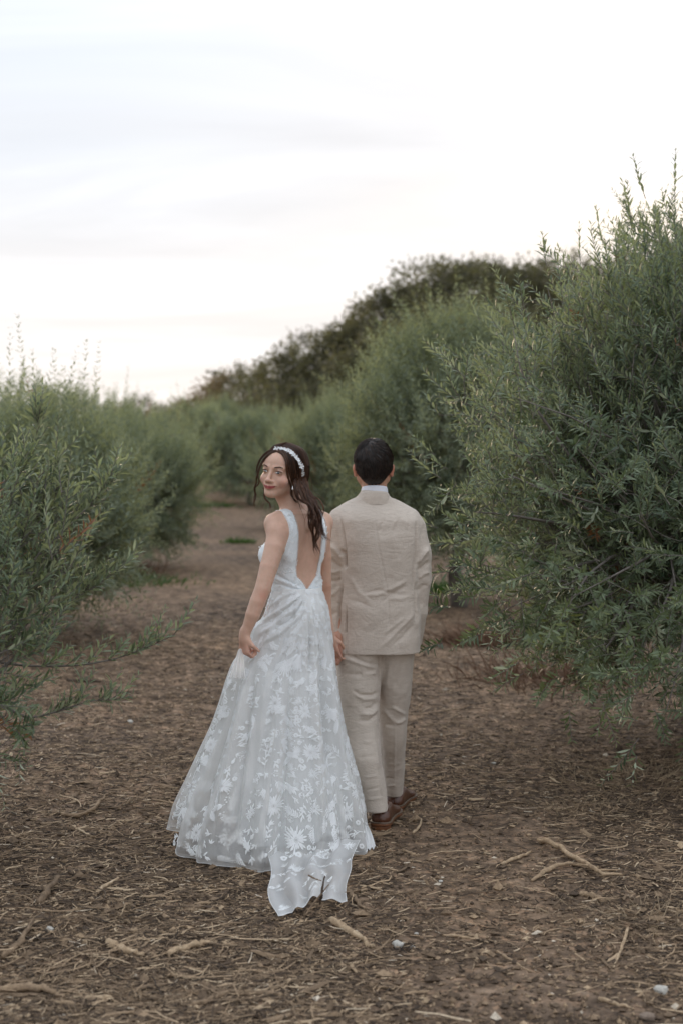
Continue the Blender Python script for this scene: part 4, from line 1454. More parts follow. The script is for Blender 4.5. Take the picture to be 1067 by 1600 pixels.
def groom():
    base = W(590, 1290, 6.4); base[2] = float(gz(base[0], base[1]))
    root = empty('person', base, 'dark-haired man in a beige linen suit and brown leather shoes, seen from behind', 'person', 'couple walking hand in hand')
    ax = G(592, 900)[0]; 
    # ---------------- jacket
    s = Sculpt((ax - .34, GY - .22, .76), (ax + .34, GY + .24, 1.58), .0042)
    def zz(py): return G(592, py)[2]
    def row(py, l, r, b, w=0.0, n=None): 
        xl, xr = G(l, py)[0], G(r, py)[0]
        return (zz(py), (xr - xl) / 2, b, (xl + xr) / 2 - ax, w)
    s.loft([row(1019, 522, 656, .128, -.01), row(985, 524, 656, .130, -.01), row(950, 527, 655, .126, .0), row(920, 529, 654, .120, .0), row(880, 530, 655, .122, .008), row(845, 527, 657, .124, .012),
            row(815, 524, 656, .112, .012), row(798, 536, 644, .082, .010), row(786, 552, 624, .055, .008)], (ax, GY), 0, k=.03, n=2.45, rnd=.06)
    # shoulders and yoke
    s.ell(G(582, 812, -.02), (.155, .085, .075), k=.05)
    sl, sr = G(533, 817, -.005), G(646, 819, .0)
    s.cap(G(566, 788, -.005), G(527, 808, -.002), .040, .036, k=.035)
    s.cap(G(600, 787, -.005), G(641, 809, -.002), .041, .037, k=.035)
    s.cap(G(583, 775, -.015), G(583, 800, 0), .060, .080, k=.03)
    # sleeves
    s.chain([G(526, 822, 0), G(524, 860, -.005), G(526, 905, .01), G(527, 950, .0), G(530, 1000, -.03)], [.056, .055, .050, .0455, .0405], k=.012, k2=.012)
    s.chain([G(646, 824, .005), G(653, 865, .0), G(655, 905, .015), G(651, 955, .03), G(645, 1000, .09)], [.057, .0575, .052, .0465, .042], k=.012, k2=.012)
    V, Q = s.mesh()
    V = relax(V, Q, 2)
    N = vnormals(V, Q)
    nz = Noise(8, 5.0, 14, 3); nz2 = Noise(9, 13, 14, 3)
    V = V + N * (nz(*V.T) * .0014 + nz2(*V.T) * .0006)[:, None]
    L_ = [
        # armhole seams and sleeve folds
        ([(530, 803), (535, 825), (540, 858), (538, 895)], -5.5, 2.0, 'r'),
        ([(650, 806), (651, 835), (649, 870), (646, 892), (645, 930)], -5.5, 2.0, 'r'),
        ([(533, 856), (538, 872), (540, 890)], -10, 2.6, 'r'), ([(514, 850), (526, 862), (537, 876)], 5, 3.5, 'r'), ([(512, 872), (524, 880), (536, 890)], -4.5, 3, 'r'),
        ([(513, 893), (524, 894), (535, 889)], 4, 3, 'r'), ([(513, 907), (525, 908), (534, 903)], -4, 3, 'r'), ([(515, 932), (524, 926), (533, 915)], 3, 3, 'r'), ([(516, 962), (528, 955)], -2.5, 3, 'r'),
        ([(536, 905), (533, 925), (530, 950), (528, 990)], -8, 1.8, 'r'),
        ([(671, 855), (660, 868), (650, 882)], 5.5, 3.5, 'r'), ([(672, 876), (660, 886), (650, 893)], -5, 3, 'r'), ([(672, 893), (661, 897), (652, 905)], 3.5, 3, 'r'), ([(671, 915), (660, 915), (650, 925)], -3, 3, 'r'),
        ([(650, 905), (649, 940), (650, 975)], -5, 2.0, 'r'), ([(660, 940), (655, 965), (652, 985)], 2.0, 2.5, 'r'),
        # centre back seam
        ([(583, 782), (590, 850), (606, 930), (609, 1018)], -1.4, 1.4, 'r'),
        # yoke creases
        ([(601, 808), (595, 822), (592, 834)], -1.8, 2.2, 'r'), ([(625, 806), (618, 826), (614, 838)], -1.8, 2.2, 'r'), ([(634, 812), (634, 828)], 1.3, 2, 'r'), ([(617, 812), (612, 828)], 1.2, 2, 'r'),
        ([(597, 835), (592, 880)], 1.5, 5, 'r'), ([(612, 840), (606, 890), (606, 920)], -1.8, 6, 'r'), ([(560, 810), (556, 850), (560, 900)], 1.5, 9, 'r'),
        # waist pulls
        ([(640, 905), (615, 918), (588, 930), (565, 927)], 3.2, 3.2, 'r'), ([(636, 914), (610, 930), (592, 944)], -2.8, 2.8, 'r'), ([(545, 898), (560, 925), (580, 940)], 2.2, 3.5, 'r'),
        ([(640, 930), (618, 928), (590, 922), (560, 930)], -2.4, 2.5, 'r'), ([(600, 934), (625, 936), (645, 930)], 2.0, 2.6, 'r'), ([(540, 936), (560, 940), (585, 952)], -1.6, 3, 'r'),
        # seat pulls
        ([(653, 953), (630, 976), (605, 1002), (588, 1018)], 3.0, 3.2, 'r'), ([(650, 972), (628, 996), (608, 1012)], -2.2, 3, 'r'), ([(596, 994), (615, 978), (636, 962)], 2.0, 3, 'r'),
        ([(565, 985), (580, 972), (590, 955)], 1.5, 4, 'r'), ([(600, 965), (585, 985), (570, 990)], -1.3, 3, 'r'),
        # side vent: the panel beyond it lies deeper
        ([(541, 940), (540, 985), (540.5, 1035)], -7.0, 1.4, 'r'), ([(534, 950), (533, 985), (533, 1022)], -3.5, 5, 'r'),
    ]
    V = folds(V, N, L_)
    # hem: flat cut, slightly lower at the left
    low = V[:, 2] < zz(1019) + .012
    jk = mk('jacket', V, Q, M['linen'], root)
    # hollow underside: the jacket is a shell
    # collar
    t = np.linspace(0, 1, 40)
    def collar(name, rx, ry, z0, z1, cx, cyy, mat, th, flare, dip, a0=-2.5, a1=2.5, tilt=.0):
        a = np.linspace(a0, a1, 48)            # 0 = towards the camera
        rows = []
        prof = [(0, 0, 0), (.4, .0015, .35), (.85, .0015, .85), (1.0, -.001, 1.0), (1.0, -th, .98), (.5, -th, .5), (0, -th, 0)]
        for (v, o, zf) in prof:
            r_ = 1 + 0 * a
            ex = (rx + o + flare * (1 - zf)) * np.sin(a); ey = -(ry + o + flare * .35 * (1 - zf)) * np.cos(a)
            z = z0 + (z1 - z0) * zf - dip * (1 - np.cos(a)) * .5 + tilt * np.sin(a)
            rows.append(np.stack([cx + ex, cyy + ey, z], -1))
        P = np.array(rows); mm, nn = P.shape[:2]
        i = (np.arange(mm - 1) * nn)[:, None]; j = np.arange(nn - 1)[None]
        F = np.stack([i + j, i + j + 1, i + nn + j + 1, i + nn + j], -1).reshape(-1, 4)
        return mk(name, P.reshape(-1, 3), F, mat, root)
    cx = G(585, 770)[0]
    collar('collar', .0635, .067, G(584, 788, -.05)[2], G(584, 766.5, -.05)[2], cx - .001, GY - .012, M['linen'], .004, .016, .026)
    collar('shirt_collar', .0575, .060, G(584, 776, -.05)[2], G(584, 758, -.05)[2], cx - .001, GY - .008, M['shirt'], .003, .004, .022)
    # ---------------- trousers
    s = Sculpt((ax - .26, 6.05, .03), (ax + .24, 6.98, .98), .0045)
    def leg(rows, k):
        rows = [( (W((l + r) / 2, py, Y)), (W(r, py, Y)[0] - W(l, py, Y)[0]) / 2, b) for py, l, r, Y, b in rows]
        zs = [r[0][2] for r in rows][::-1]
        z0, z1 = zs[0], zs[-1]
        xs = [r[0][0] for r in rows][::-1]; ys = [r[0][1] for r in rows][::-1]; aa = [r[1] for r in rows][::-1]; bb = [r[2] for r in rows][::-1]
        sl, X_, Y_, Z_ = s.box((min(xs) - .14, min(ys) - .16, z0 - .02), (max(xs) + .14, max(ys) + .16, z1 + .01))
        zc = np.clip(Z_, z0, z1)
        x, y, a, b = [pchip(zs, q, zc) for q in (xs, ys, aa, bb)]
        n = 2.15
        e = (np.abs((X_ - x) / a) ** n + np.abs((Y_ - y) / b) ** n) ** (1 / n)
        s.put(np.maximum((e - 1) * np.minimum(a, b), np.maximum(z0 - Z_, Z_ - z1)), sl, k, 'add')
    leg([(985, 526, 600, 6.46, .115), (1040, 526, 597, 6.46, .11), (1075, 528, 594, 6.45, .10), (1120, 534, 592.5, 6.43, .085), (1150, 538, 594, 6.41, .080), (1190, 546, 597, 6.37, .075), (1230, 560, 603, 6.37, .070), (1266, 569, 606.5, 6.36, .066)], .012)
    leg([(985, 585, 650, 6.50, .115), (1040, 590, 645.5, 6.53, .11), (1080, 591, 642, 6.56, .098), (1120, 592, 636.5, 6.60, .084), (1160, 593, 634, 6.64, .076), (1200, 597, 631.5, 6.72, .070), (1242, 602, 628, 6.78, .064)], .02)
    V, Q = s.mesh(); V = relax(V, Q, 2); N = vnormals(V, Q)
    V = V + N * (nz(*V.T) * .0016 + nz2(*V.T) * .0007)[:, None]
    L_ = [([(592, 1022), (594, 1045), (593, 1075)], -6, 1.8, 'r'),
          ([(531, 1026), (555, 1034), (592, 1046)], 4, 3.2, 'r'), ([(545, 1022), (570, 1036), (594, 1038)], -4.5, 2.6, 'r'), ([(533, 1052), (560, 1054), (588, 1046)], -3, 3, 'r'), ([(560, 1052), (590, 1052)], 3, 3, 'r'),
          ([(548, 1075), (562, 1086), (583, 1086), (591, 1078)], -4.5, 2.4, 'r'), ([(552, 1082), (568, 1093), (590, 1090)], 4, 3, 'r'), ([(565, 1108), (580, 1106), (591, 1094)], -4, 2.6, 'r'), ([(560, 1116), (580, 1116), (592, 1104)], 4, 2.8, 'r'),
          ([(556, 1126), (576, 1126), (592, 1114)], -3.5, 2.6, 'r'), ([(582, 1118), (584, 1150), (591, 1200), (599, 1258)], 2.6, 1.6, 'r'), ([(590, 1125), (594, 1160), (598, 1200)], -2.0, 2.5, 'r'),
          ([(566, 1160), (583, 1158)], 1.6, 2.5, 'r'), ([(560, 1185), (588, 1180)], -1.5, 2.5, 'r'), ([(568, 1215), (592, 1212)], 1.7, 2.2, 'r'), ([(570, 1235), (595, 1230)], -1.6, 2, 'r'), ([(572, 1250), (600, 1246)], 1.5, 2, 'r'),
          # right leg
          ([(611, 1030), (606, 1060), (603, 1080)], 3.2, 3.5, 'r'), ([(632, 1028), (622, 1055), (616, 1080)], -3, 3.5, 'r'), ([(610, 1103), (622, 1110), (635, 1118)], 3.4, 2.6, 'r'), ([(596, 1105), (610, 1122), (620, 1130)], 3, 2.8, 'r'),
          ([(634, 1121), (626, 1128), (616, 1130)], 4.2, 2.4, 'r'), ([(600, 1132), (616, 1134)], -3.5, 2.4, 'r'), ([(617, 1130), (616, 1170), (615, 1235)], 2.4, 1.5, 'r'), ([(604, 1150), (616, 1147)], 1.4, 3, 'r'),
          ([(602, 1215), (616, 1218)], -1.7, 2, 'r'), ([(604, 1228), (620, 1226)], 1.8, 2.2, 'r'), ([(606, 1195), (626, 1192)], 1.5, 2.5, 'r')]
    V = folds(V, N, L_)
    mk('trousers', V, Q, M['linen_light'], root)
    # ---------------- shoes
    def shoe(px, py_, Y, yaw, name='shoe', lift=0.0):
        p = W(px, py_, Y); g = float(gz(p[0], p[1])) + lift
        c = np.array([p[0], p[1], g])                # under the heel
        f = np.array([math.sin(yaw), math.cos(yaw), 0]); r = np.array([math.cos(yaw), -math.sin(yaw), 0]); u = np.array([0, 0, 1.])
        t_ = np.linspace(0, 1, 26)
        ln = .315
        hw = pchip([0, .04, .12, .3, .5, .72, .88, .97, 1], [.018, .031, .0365, .0345, .037, .049, .041, .022, .006], t_) * 1.16
        side = pchip([0, .5, 1], [0, .002, .0], t_)
        top = pchip([0, .03, .12, .25, .38, .55, .75, .93, 1], [.078, .092, .096, .098, .102, .080, .060, .052, .036], t_)
        def ringed(z0f, z1f, wf, zsteps, closed_top, bulge=.0):
            out = []
            for zi, zf in enumerate(zsteps):
                w_ = hw * wf * (1 + bulge * math.sin(PI * min(zf, 1)))
                out.append((w_, z0f + (z1f - z0f) * zf))
            return out
        def body(levels, nm, mat, par):
            # levels: (width factor, height array, back inset)
            rings = []
            for wf, zh, inset in levels:
                tt = np.clip(t_, 0, 1)
                pos = c[None] + f * ((t_ * (ln - inset * 2) + inset) - .035)[:, None] + r * side[:, None]
                Lp = pos - r * (hw * wf)[:, None] + u * (zh)[:, None]
                Rp = pos + r * (hw * wf)[:, None] + u * (zh)[:, None]
                rings.append(np.concatenate([Rp, Lp[::-1]]))
            P = np.array(rings); mm, nn = P.shape[:2]
            i = (np.arange(mm - 1) * nn)[:, None]; j = np.arange(nn)[None]; j2 = (j + 1) % nn
            F = np.stack([i + j, i + j2, i + nn + j2, i + nn + j], -1).reshape(-1, 4)
            k_ = np.arange(len(t_) - 1); tb = (mm - 1) * nn
            top_f = np.stack([tb + k_, tb + k_ + 1, tb + nn - 2 - k_, tb + nn - 1 - k_], -1)
            bot_f = np.stack([k_, nn - 1 - k_, nn - 2 - k_, k_ + 1], -1)
            o = mk(nm, P.reshape(-1, 3), [np.concatenate([F, top_f, bot_f])], mat, par)
            return o
        one = np.ones_like(t_)
        arch = .012 * smooth(.22, .34, t_) * smooth(.62, .5, t_)
        zs = .032 * one
        up = body([(.98, zs, .002), (1.03, zs + (top - .032) * .18, .0), (1.02, zs + (top - .032) * .45, .002), (.90, zs + (top - .032) * .75, .006), (.70, zs + (top - .032) * .95, .010), (.42, top, .016)], name, M['leather'], root)
        body([(1.13, one * .0175, -.004), (1.15, one * .022, -.005), (1.15, one * .0295, -.005), (1.06, one * .0335, -.001)], 'sole', M['sole'], up)
        body([(1.08, one * .0293, -.0045), (1.17, one * .0305, -.0062), (1.17, one * .0345, -.0062), (1.02, one * .0358, -.001)], 'welt', M['welt'], up)
        # heel block
        a = np.linspace(0, 2 * PI, 28, endpoint=False)
        hx, hy = .045 * np.cos(a), np.where(np.sin(a) < 0, .037 * np.sin(a), .030 * np.sin(a))
        P = []
        for zf, q in ((-.002, .97), (.004, 1.0), (.016, 1.0), (.0185, .98)):
            P.append(c + r * (hx * q)[:, None] + f * (hy * q + .0)[:, None] + u * zf)
        P = np.array(P).reshape(-1, 3)
        i = (np.arange(3) * 28)[:, None]; j = np.arange(28)[None]
        F = np.stack([i + j, i + (j + 1) % 28, i + 28 + (j + 1) % 28, i + 28 + j], -1).reshape(-1, 4)
        P = np.vstack([P, [c + u * .0185]])
        T = np.stack([84 + np.arange(28), 84 + (np.arange(28) + 1) % 28, np.full(28, 112)], -1)
        mk('heel', P, [F, T], M['sole'], up)
        # back seam
        q = np.array([c - f * (.0365 + .001) + u * .03, c - f * (.0365 + .0012) + u * .048, c - f * .032 + u * .067])
        Vt, Ft = tubes(q, np.full(3, .0022), 5)
        mk('back_seam', Vt, Ft, M['leather'], up)
        return c
    c1 = shoe(595, 1296, 6.345, math.radians(11))
    c2 = shoe(616, 1259, 6.76, math.radians(15))
    for nm, c, top in (('sock', c1, (588, 1235, 6.36)), ('sock', c2, (614, 1222, 6.79))):
        tp = W(*top)
        pts = np.array([c + [0.004, .012, .05], c * .5 + tp * .5 + [0, 0, .02], tp])
        Vt, Ft = tubes(pts, np.array([.034, .036, .042]), 16)
        mk(nm, Vt, Ft, M['sock'], root)
    # ---------------- body: head, neck, torso, legs, arms and hands in one skin
    s = Sculpt((ax - .34, 6.05, .02), (ax + .32, 6.98, 1.80), .004, [(.02, .76, .009), (.76, 1.42, .0045), (1.42, 1.80, .0034)])
    hc = G(583.5, 728, -.005)
    s.loft([(.86, .15, .09, 0, 0), (1.1, .14, .085, 0, 0), (1.3, .15, .09, 0, 0), (1.40, .12, .07, -.01, 0)], (ax, GY), 0, k=.02)
    s.cap(hc + [0.002, .012, -.03], G(586, 800, .01), .0515, .062, k=.03)
    s.ell(hc + [0, .012, .028], (.077, .097, .088), k=.02)
    s.ell(hc + [0, -.012, .0], (.073, .076, .075), k=.03)
    s.ell(hc + [-.004, .055, -.045], (.060, .058, .070), k=.03)
    s.ell(hc + [-.006, .092, -.092], (.026, .022, .020), k=.03)
    s.cap(hc + [-.058, .03, -.055], hc + [-.02, .085, -.09], .018, .018, k=.02); s.cap(hc + [.058, .03, -.055], hc + [.016, .085, -.09], .018, .018, k=.02)
    s.cap(hc + [-.002, .108, -.005], hc + [-.003, .130, -.045], .010, .014, k=.012)
    s.ell(hc + [0, .1, .018], (.05, .015, .012), k=.015)
    for sx in (-1, 1):
        s.ell(hc + [sx * .033, .112, 0], (.018, .012, .009), k=.01, op='sub')
        # ears
        ec = hc + [sx * .0805, .012, -.021]
        axs = (unit(np.array([.75, sx * -.55 * 1, 0]) * [sx, 1, 1]), np.array([0, 0, 1.]), np.array([0, 1, 0.]))
        s.ell(ec + [0, 0, .004], (.0125, .0085, .026), k=.006)
        s.ell(ec + [sx * .008, -.004, .012], (.0065, .006, .019), k=.005)
        s.ell(ec + [sx * .002, .0, -.021], (.0075, .006, .009), k=.006)
        s.ell(ec + [sx * .009, .007, .006], (.005, .006, .011), k=.003, op='sub')
    s.ell(hc + [0, .106, -.068], (.024, .008, .008), k=.006)
    # arms inside the sleeves, hands
    s.chain([G(528, 824), G(525, 860), G(526, 905, .01), G(527, 950), G(528, 1004, -.05)], [.045, .042, .036, .030, .024], k=.02)
    s.chain([G(646, 826), G(654, 865), G(656, 905, .02), G(650, 955, .04), G(642, 1004, .10)], [.045, .042, .036, .030, .024], k=.02)
    hand(s, G(527, 1003, -.055), (-.10, -.06, -1), (-.5, -.85, 0), 1, .95, (.75, .8, .85, .9), k=.006, thumb_curl=.3)
    hand(s, G(641, 1005, .11), (-.15, .35, -1), (-1, 0, 0), 1, 1.0, (.4, .45, .5, .5))
    for hipx, kn, an in ((562, (568, 1140, 6.41), (588, 1262, 6.36)), (618, (614, 1140, 6.62), (614, 1236, 6.79))):
        s.chain([G(hipx, 990, .01), W(*kn), W(*an)], [.075, .050, .030], k=.02)
    V, Q = s.mesh(); V = relax(V, Q, 1)
    skin = np.array([.52, .31, .22]); paint = np.tile(np.append(skin, 1.0), (len(V), 1))
    def tintby(c, r, col, a):
        w_ = np.exp(-((V - np.array(c)) ** 2).sum(1) / r ** 2)[:, None] * a
        paint[:, :3] = paint[:, :3] * (1 - w_) + np.array(col) * w_
    for sx in (-1, 1): tintby(hc + [sx * .086, .012, -.018], .030, (.56, .20, .13), .75)
    tintby(G(586, 757, -.06), .035, (.45, .26, .19), .5)
    hd = G(522, 1022, -.08)
    tintby(hd, .10, (.46, .24, .17), .8)
    # stubble along the jaw
    jw = smooth(hc[2] - .035, hc[2] - .06, V[:, 2]) * smooth(hc[1] + .03, hc[1] + .05, V[:, 1]) * smooth(hc[2] - .14, hc[2] - .10, V[:, 2])
    paint[:, :3] *= (1 - .35 * jw[:, None])
    mk('body', V, Q, M['skin_b'], root, {'paint': paint})
    # ---------------- hair: a close cap and short strands swirling from the crown
    s = Sculpt(hc - .15, hc + .16, .003)
    s.ell(hc + [0, .010, .034], (.0825, .104, .092), k=.01)
    s.ell(hc + [0, -.014, .004], (.0775, .083, .078), k=.03)
    s.ell(hc + [0, -.040, -.038], (.052, .046, .050), k=.03)
    def cut(X_, Y_, Z_):
        # keep above the hairline: round the ears, tapering to the nape
        zl = hc[2] - .084 + .056 * smooth(.046, .080, np.abs(X_ - hc[0])) + 1.4 * np.maximum(Y_ - (hc[1] + .015), 0) + .004 * np.sin(X_ * 400)
        return (zl - Z_) * .7
    s.region(hc - .16, hc + .17, cut)
    V, Q = s.mesh(); V = relax(V, Q, 2)
    N = vnormals(V, Q)
    swirl = Noise(77, 9, 10, 3)
    V = V + N * (swirl(*V.T) * .0015)[:, None]
    hr = mk('hair', V, Q, M['hair_black'], root, {'tint': np.full(len(V), .15)})
    rs = np.random.default_rng(31)
    n = 5200
    pick = rs.integers(0, len(V), n)
    P0 = V[pick] + rs.normal(size=(n, 3)) * .001; Nn = N[pick]
    ok = (P0[:, 2] > hc[2] - .088)
    ok &= (Nn[:, 2] > -.45)
    P0, Nn = P0[ok], Nn[ok]; n = len(P0)
    crownp = hc + np.array([-.012, -.045, .105])
    away = P0 - crownp
    tang = away - Nn * (away * Nn).sum(1, keepdims=True)
    sw = np.cross(Nn, unit(tang))
    dist = np.linalg.norm(away, axis=1, keepdims=True)
    D = unit(unit(tang) + sw * (1.3 * np.exp(-dist / .05) + .15 * swirl(*(P0 * .5).T)[:, None]) + rs.normal(size=(n, 3)) * .06 + np.array([0, 0, -.5]) * smooth(.03, -.03, (P0[:, 2] - hc[2]))[:, None])
    short = smooth(hc[2] - .07, hc[2] + .01, P0[:, 2])
    side = smooth(.048, .062, np.abs(P0[:, 0] - hc[0])) * smooth(hc[2] + .050, hc[2] + .030, P0[:, 2])
    top_ = smooth(.92, .99, Nn[:, 2])
    L = (.008 + .024 * short) * rs.uniform(.6, 1.2, n) * (1 - .62 * side) * (1 - .4 * top_)
    D = unit(D + np.array([0, 0, -1.2]) * side[:, None])
    t5 = np.linspace(0, 1, 6)
    C = P0[:, None] + D[:, None] * (L[:, None] * t5)[..., None] + Nn[:, None] * ((L[:, None] * (.26 * t5 - .38 * t5 ** 2) * (1 - .8 * side[:, None])))[..., None]
    V, F = tubes(C, np.interp(t5, [0, .5, 1], [.0013, .0013, .0005])[None] * np.ones((n, 1)), 3, caps=False)
    mk('strands', V, F, M['hair_black'], hr, {'tint': np.repeat(rs.uniform(0, 1, n) ** 1.5, 18)}, kind='stuff')
    return root


groom()

# ================================================================== the bride
BX, BY = W(465, 900, 6.15)[0], 6.15
YAW = math.radians(35)
RH = np.array([math.cos(YAW), math.sin(YAW), 0.0]); BK = np.array([math.sin(YAW), -math.cos(YAW), 0.0]); UP = np.array([0, 0, 1.0])


def TB(u, w, z):
    """Point in the torso's frame: u to her right, w to her back."""
    return np.array([BX, BY, 0]) + RH * u + BK * w + UP * z


def bz(py, Y=6.1): return W(465, py, Y)[2]


def torso_rows():
    return [(.80, .150, .112, 0, -.005), (.92, .163, .122, 0, .004), (1.00, .145, .108, 0, .002), (bz(922), .108, .083, 0, -.004), (1.18, .112, .086, 0, -.008), (1.26, .128, .092, 0, -.006),
            (1.33, .140, .082, 0, .006), (1.385, .128, .062, 0, .016), (1.42, .08, .05, 0, .018)]


# head frame
ROLL, HYAW = math.radians(9), math.radians(27)
def head_axes():
    F = np.array([-math.sin(HYAW), -math.cos(HYAW), -.03]); F = unit(F)
    S = unit(np.cross(UP, F) * -1)               # towards her left ear = right in the picture
    S = unit(np.cross(F, UP)) * -1
    U = np.cross(S, F); U = U if U[2] > 0 else -U
    R = np.array(Matrix.Rotation(ROLL, 3, 'Y'))
    F, S, U = R @ F, R @ S, R @ U
    if S[0] < 0: S = -S
    return S, F, U
HS, HF, HU = head_axes()
EYE = W(425.5, 737, 6.03)
HO = EYE - HF * .090
HSC = 1.04


def HP(s, f, u):
    return HO + (HS * s + HF * f + HU * u) * HSC


LIP_UP = [(-.029, .0795, -.0555), (-.016, .0945, -.0595), (-.005, .1000, -.0600), (0, .1000, -.0615), (.005, .1000, -.0600), (.016, .0945, -.0595), (.029, .0795, -.0555)]
LIP_LO = [(-.0255, .0820, -.0580), (-.014, .0945, -.0652), (0, .0990, -.0685), (.014, .0945, -.0652), (.0255, .0820, -.0580)]


def bride_body(root):
    s = Sculpt((BX - .36, BY - .34, .03), (BX + .28, BY + .36, 1.76), .0030, [(.03, .82, .012), (.82, 1.40, .0042), (1.40, 1.76, .0024)])
    A3 = (HS, HF, HU)
    s.loft(torso_rows(), (BX, BY), YAW, k=.02, n=2.2)
    # back of the ribcage, shoulder blades, spine furrow, bust
    s.cap(TB(-.06, .028, 1.36), TB(.06, .028, 1.36), .056, .056, k=.05)
    for sx in (-1, 1):
        s.ell(TB(sx * .072, .062, 1.305), (.045, .022, .065), (RH, BK, UP), k=.035)
        s.ell(TB(sx * .064, -.098, 1.245), (.058, .052, .055), (RH, BK, UP), k=.03)
        s.cap(TB(sx * .03, .015, 1.425), TB(sx * .13, .012, 1.395), .030, .036, k=.04)
    s.cap(TB(0, .097, 1.34), TB(0, .089, 1.10), .010, .007, k=.035, op='sub')
    # neck: from between the shoulders to the skull, leaning to the picture's left
    nb, nt = TB(.0, .012, 1.41), HP(.0, -.028, -.070)
    s.cap(nb, nt, .056, .0475, k=.035)
    s.cap(TB(-.035, .0, 1.405), HP(.045, -.015, -.065), .020, .018, k=.03)
    # skull and face
    s.ell(HP(0, -.006, .033), np.array((.068, .085, .076)) * HSC, A3, k=.02)
    s.ell(HP(0, .028, -.014), np.array((.0615, .060, .074)) * HSC, A3, k=.03)
    s.ell(HP(0, .050, -.044), np.array((.042, .042, .050)) * HSC, A3, k=.025)
    s.ell(HP(0, .080, -.089), np.array((.016, .013, .013)) * HSC, A3, k=.022)
    s.ell(HP(0, .055, .040), np.array((.056, .040, .042)) * HSC, A3, k=.03)
    for sx in (-1, 1):
        s.cap(HP(sx * .044, .0, -.048), HP(sx * .012, .071, -.088), .015, .012, k=.025)
        s.ell(HP(sx * .040, .0635, -.034), np.array((.021, .020, .019)) * HSC, A3, k=.018)   # smiling cheeks
        s.ell(HP(sx * .0315, .1025, .0005), np.array((.0185, .0165, .0105)) * HSC, A3, k=.012, op='sub')
        s.cap(HP(sx * .012, .0935, .0175), HP(sx * .045, .078, .0195), .0068, .0055, k=.012)
        s.ell(HP(sx * .0310, .0785, .000), np.array((.0150, .0125, .0135)) * HSC, A3, k=.004)
        s.cap(HP(sx * .018, .0895, .0063), HP(sx * .033, .0925, .0092), .0023, .0026, k=.004); s.cap(HP(sx * .033, .0925, .0092), HP(sx * .046, .081, .0055), .0026, .0020, k=.004)
        s.ell(HP(sx * .0115, .0985, -.0385), np.array((.0080, .0095, .0068)) * HSC, A3, k=.005)
        s.ell(HP(sx * .0065, .1055, -.0455), np.array((.0030, .0045, .0022)) * HSC, A3, k=.002, op='sub')
        # ears
        s.ell(HP(sx * .0725, -.010, -.012), np.array((.008, .017, .029)) * HSC, A3, k=.006)
        s.ell(HP(sx * .0710, .000, -.037), np.array((.006, .008, .008)) * HSC, A3, k=.006)
    s.cap(HP(0, .0915, .006), HP(0, .1125, -.034), .0062, .0075, k=.012)
    s.ell(HP(0, .1125, -.037), np.array((.0090, .0085, .0078)) * HSC, A3, k=.008)
    s.ell(HP(0, .089, -.056), np.array((.026, .010, .015)) * HSC, A3, k=.015)
    s.chain([HP(*p) for p in LIP_UP], [.0022, .0038, .0042, .0038, .0042, .0038, .0022], k=.003)
    s.chain([HP(*p) for p in LIP_LO], [.0024, .0045, .0055, .0045, .0024], k=.002)
    # arms
    la = [W(433.5, 832, 6.045), W(429.5, 855, 6.02), W(420.5, 886, 5.99), W(411, 920, 5.965)]
    s.cap(TB(-.115, .005, 1.368), la[0] + [0.004, .0, .004], .036, .038, k=.03)
    s.chain(la, [.0405, .0430, .0385, .0335], k=.02, k2=.003)
    lf = [la[3], W(403, 940, 5.955), W(395.5, 960, 5.95), W(383.5, 990, 5.955)]
    s.chain(lf, [.0335, .0330, .0305, .0185], k=.003)
    hand(s, W(382.5, 993, 5.955), (-.03, -.02, -1), (.75, .66, 0), 1, .80, (1.15, 1.25, 1.3, 1.35), k=.006, thumb_curl=.9)
    ra = [W(501, 832, 6.235), W(506, 870, 6.25), W(507, 915, 6.27)]
    s.cap(TB(.115, .005, 1.375), ra[0], .037, .038, k=.03)
    s.chain(ra, [.038, .034, .031], k=.025, k2=.003)
    s.chain([ra[2], W(508.5, 950, 6.29), W(515, 990, 6.30)], [.031, .0265, .0185], k=.004)
    hand(s, W(514, 994, 6.30), (.26, .03, -1), (.45, .9, 0), 1, .80, (.45, .6, .75, .9), k=.006, thumb_curl=.3)
    # legs, inside the skirt
    for u, px in ((-.075, 0), (.075, 0)):
        s.chain([TB(u, .0, .86), TB(u, -.02, .48), TB(u * .9, .03, .09)], [.085, .055, .034], k=.03)
        s.cap(TB(u * .9, .02, .07), TB(u * .9, -.14, .05), .03, .024, k=.02)
    V, Q = s.mesh(); V = relax(V, Q, 1)
    # ---- colour painted over the skin
    skin = np.array([.61, .40, .30])
    paint = np.tile(np.append(skin, 1.0), (len(V), 1))
    def near(P):
        P = np.array([HP(*p) for p in P]); best = np.full(len(V), 1e9)
        for i in range(len(P) - 1):
            a, d = P[i], P[i + 1] - P[i]
            t = np.clip(((V - a) @ d) / (d @ d), 0, 1)
            best = np.minimum(best, np.linalg.norm(V - a - t[:, None] * d, axis=1))
        return best
    def blob(c, r, col, a):
        w_ = np.exp(-((V - np.array(c)) ** 2).sum(1) / r ** 2)[:, None] * a
        paint[:, :3] = paint[:, :3] * (1 - w_) + np.array(col) * w_
    for sx in (-1, 1):
        blob(HP(sx * .046, .070, -.036), .022, (.62, .30, .24), .55)
        blob(HP(sx * .032, .090, .008), .012, (.42, .25, .19), .55)  # darker tone over the upper eyelid, next one at the outer corner
        blob(HP(sx * .04, .086, .0), .008, (.30, .18, .14), .35)
    blob(HP(0, .118, -.038), .011, (.62, .34, .26), .4)
    blob(W(412, 932, 5.93), .028, (.58, .28, .20), .6); blob(W(508, 918, 6.25), .03, (.50, .27, .18), .6)
    blob(W(383, 1020, 5.95), .055, (.56, .29, .22), .6); blob(W(524, 1022, 6.3), .06, (.52, .26, .19), .6)
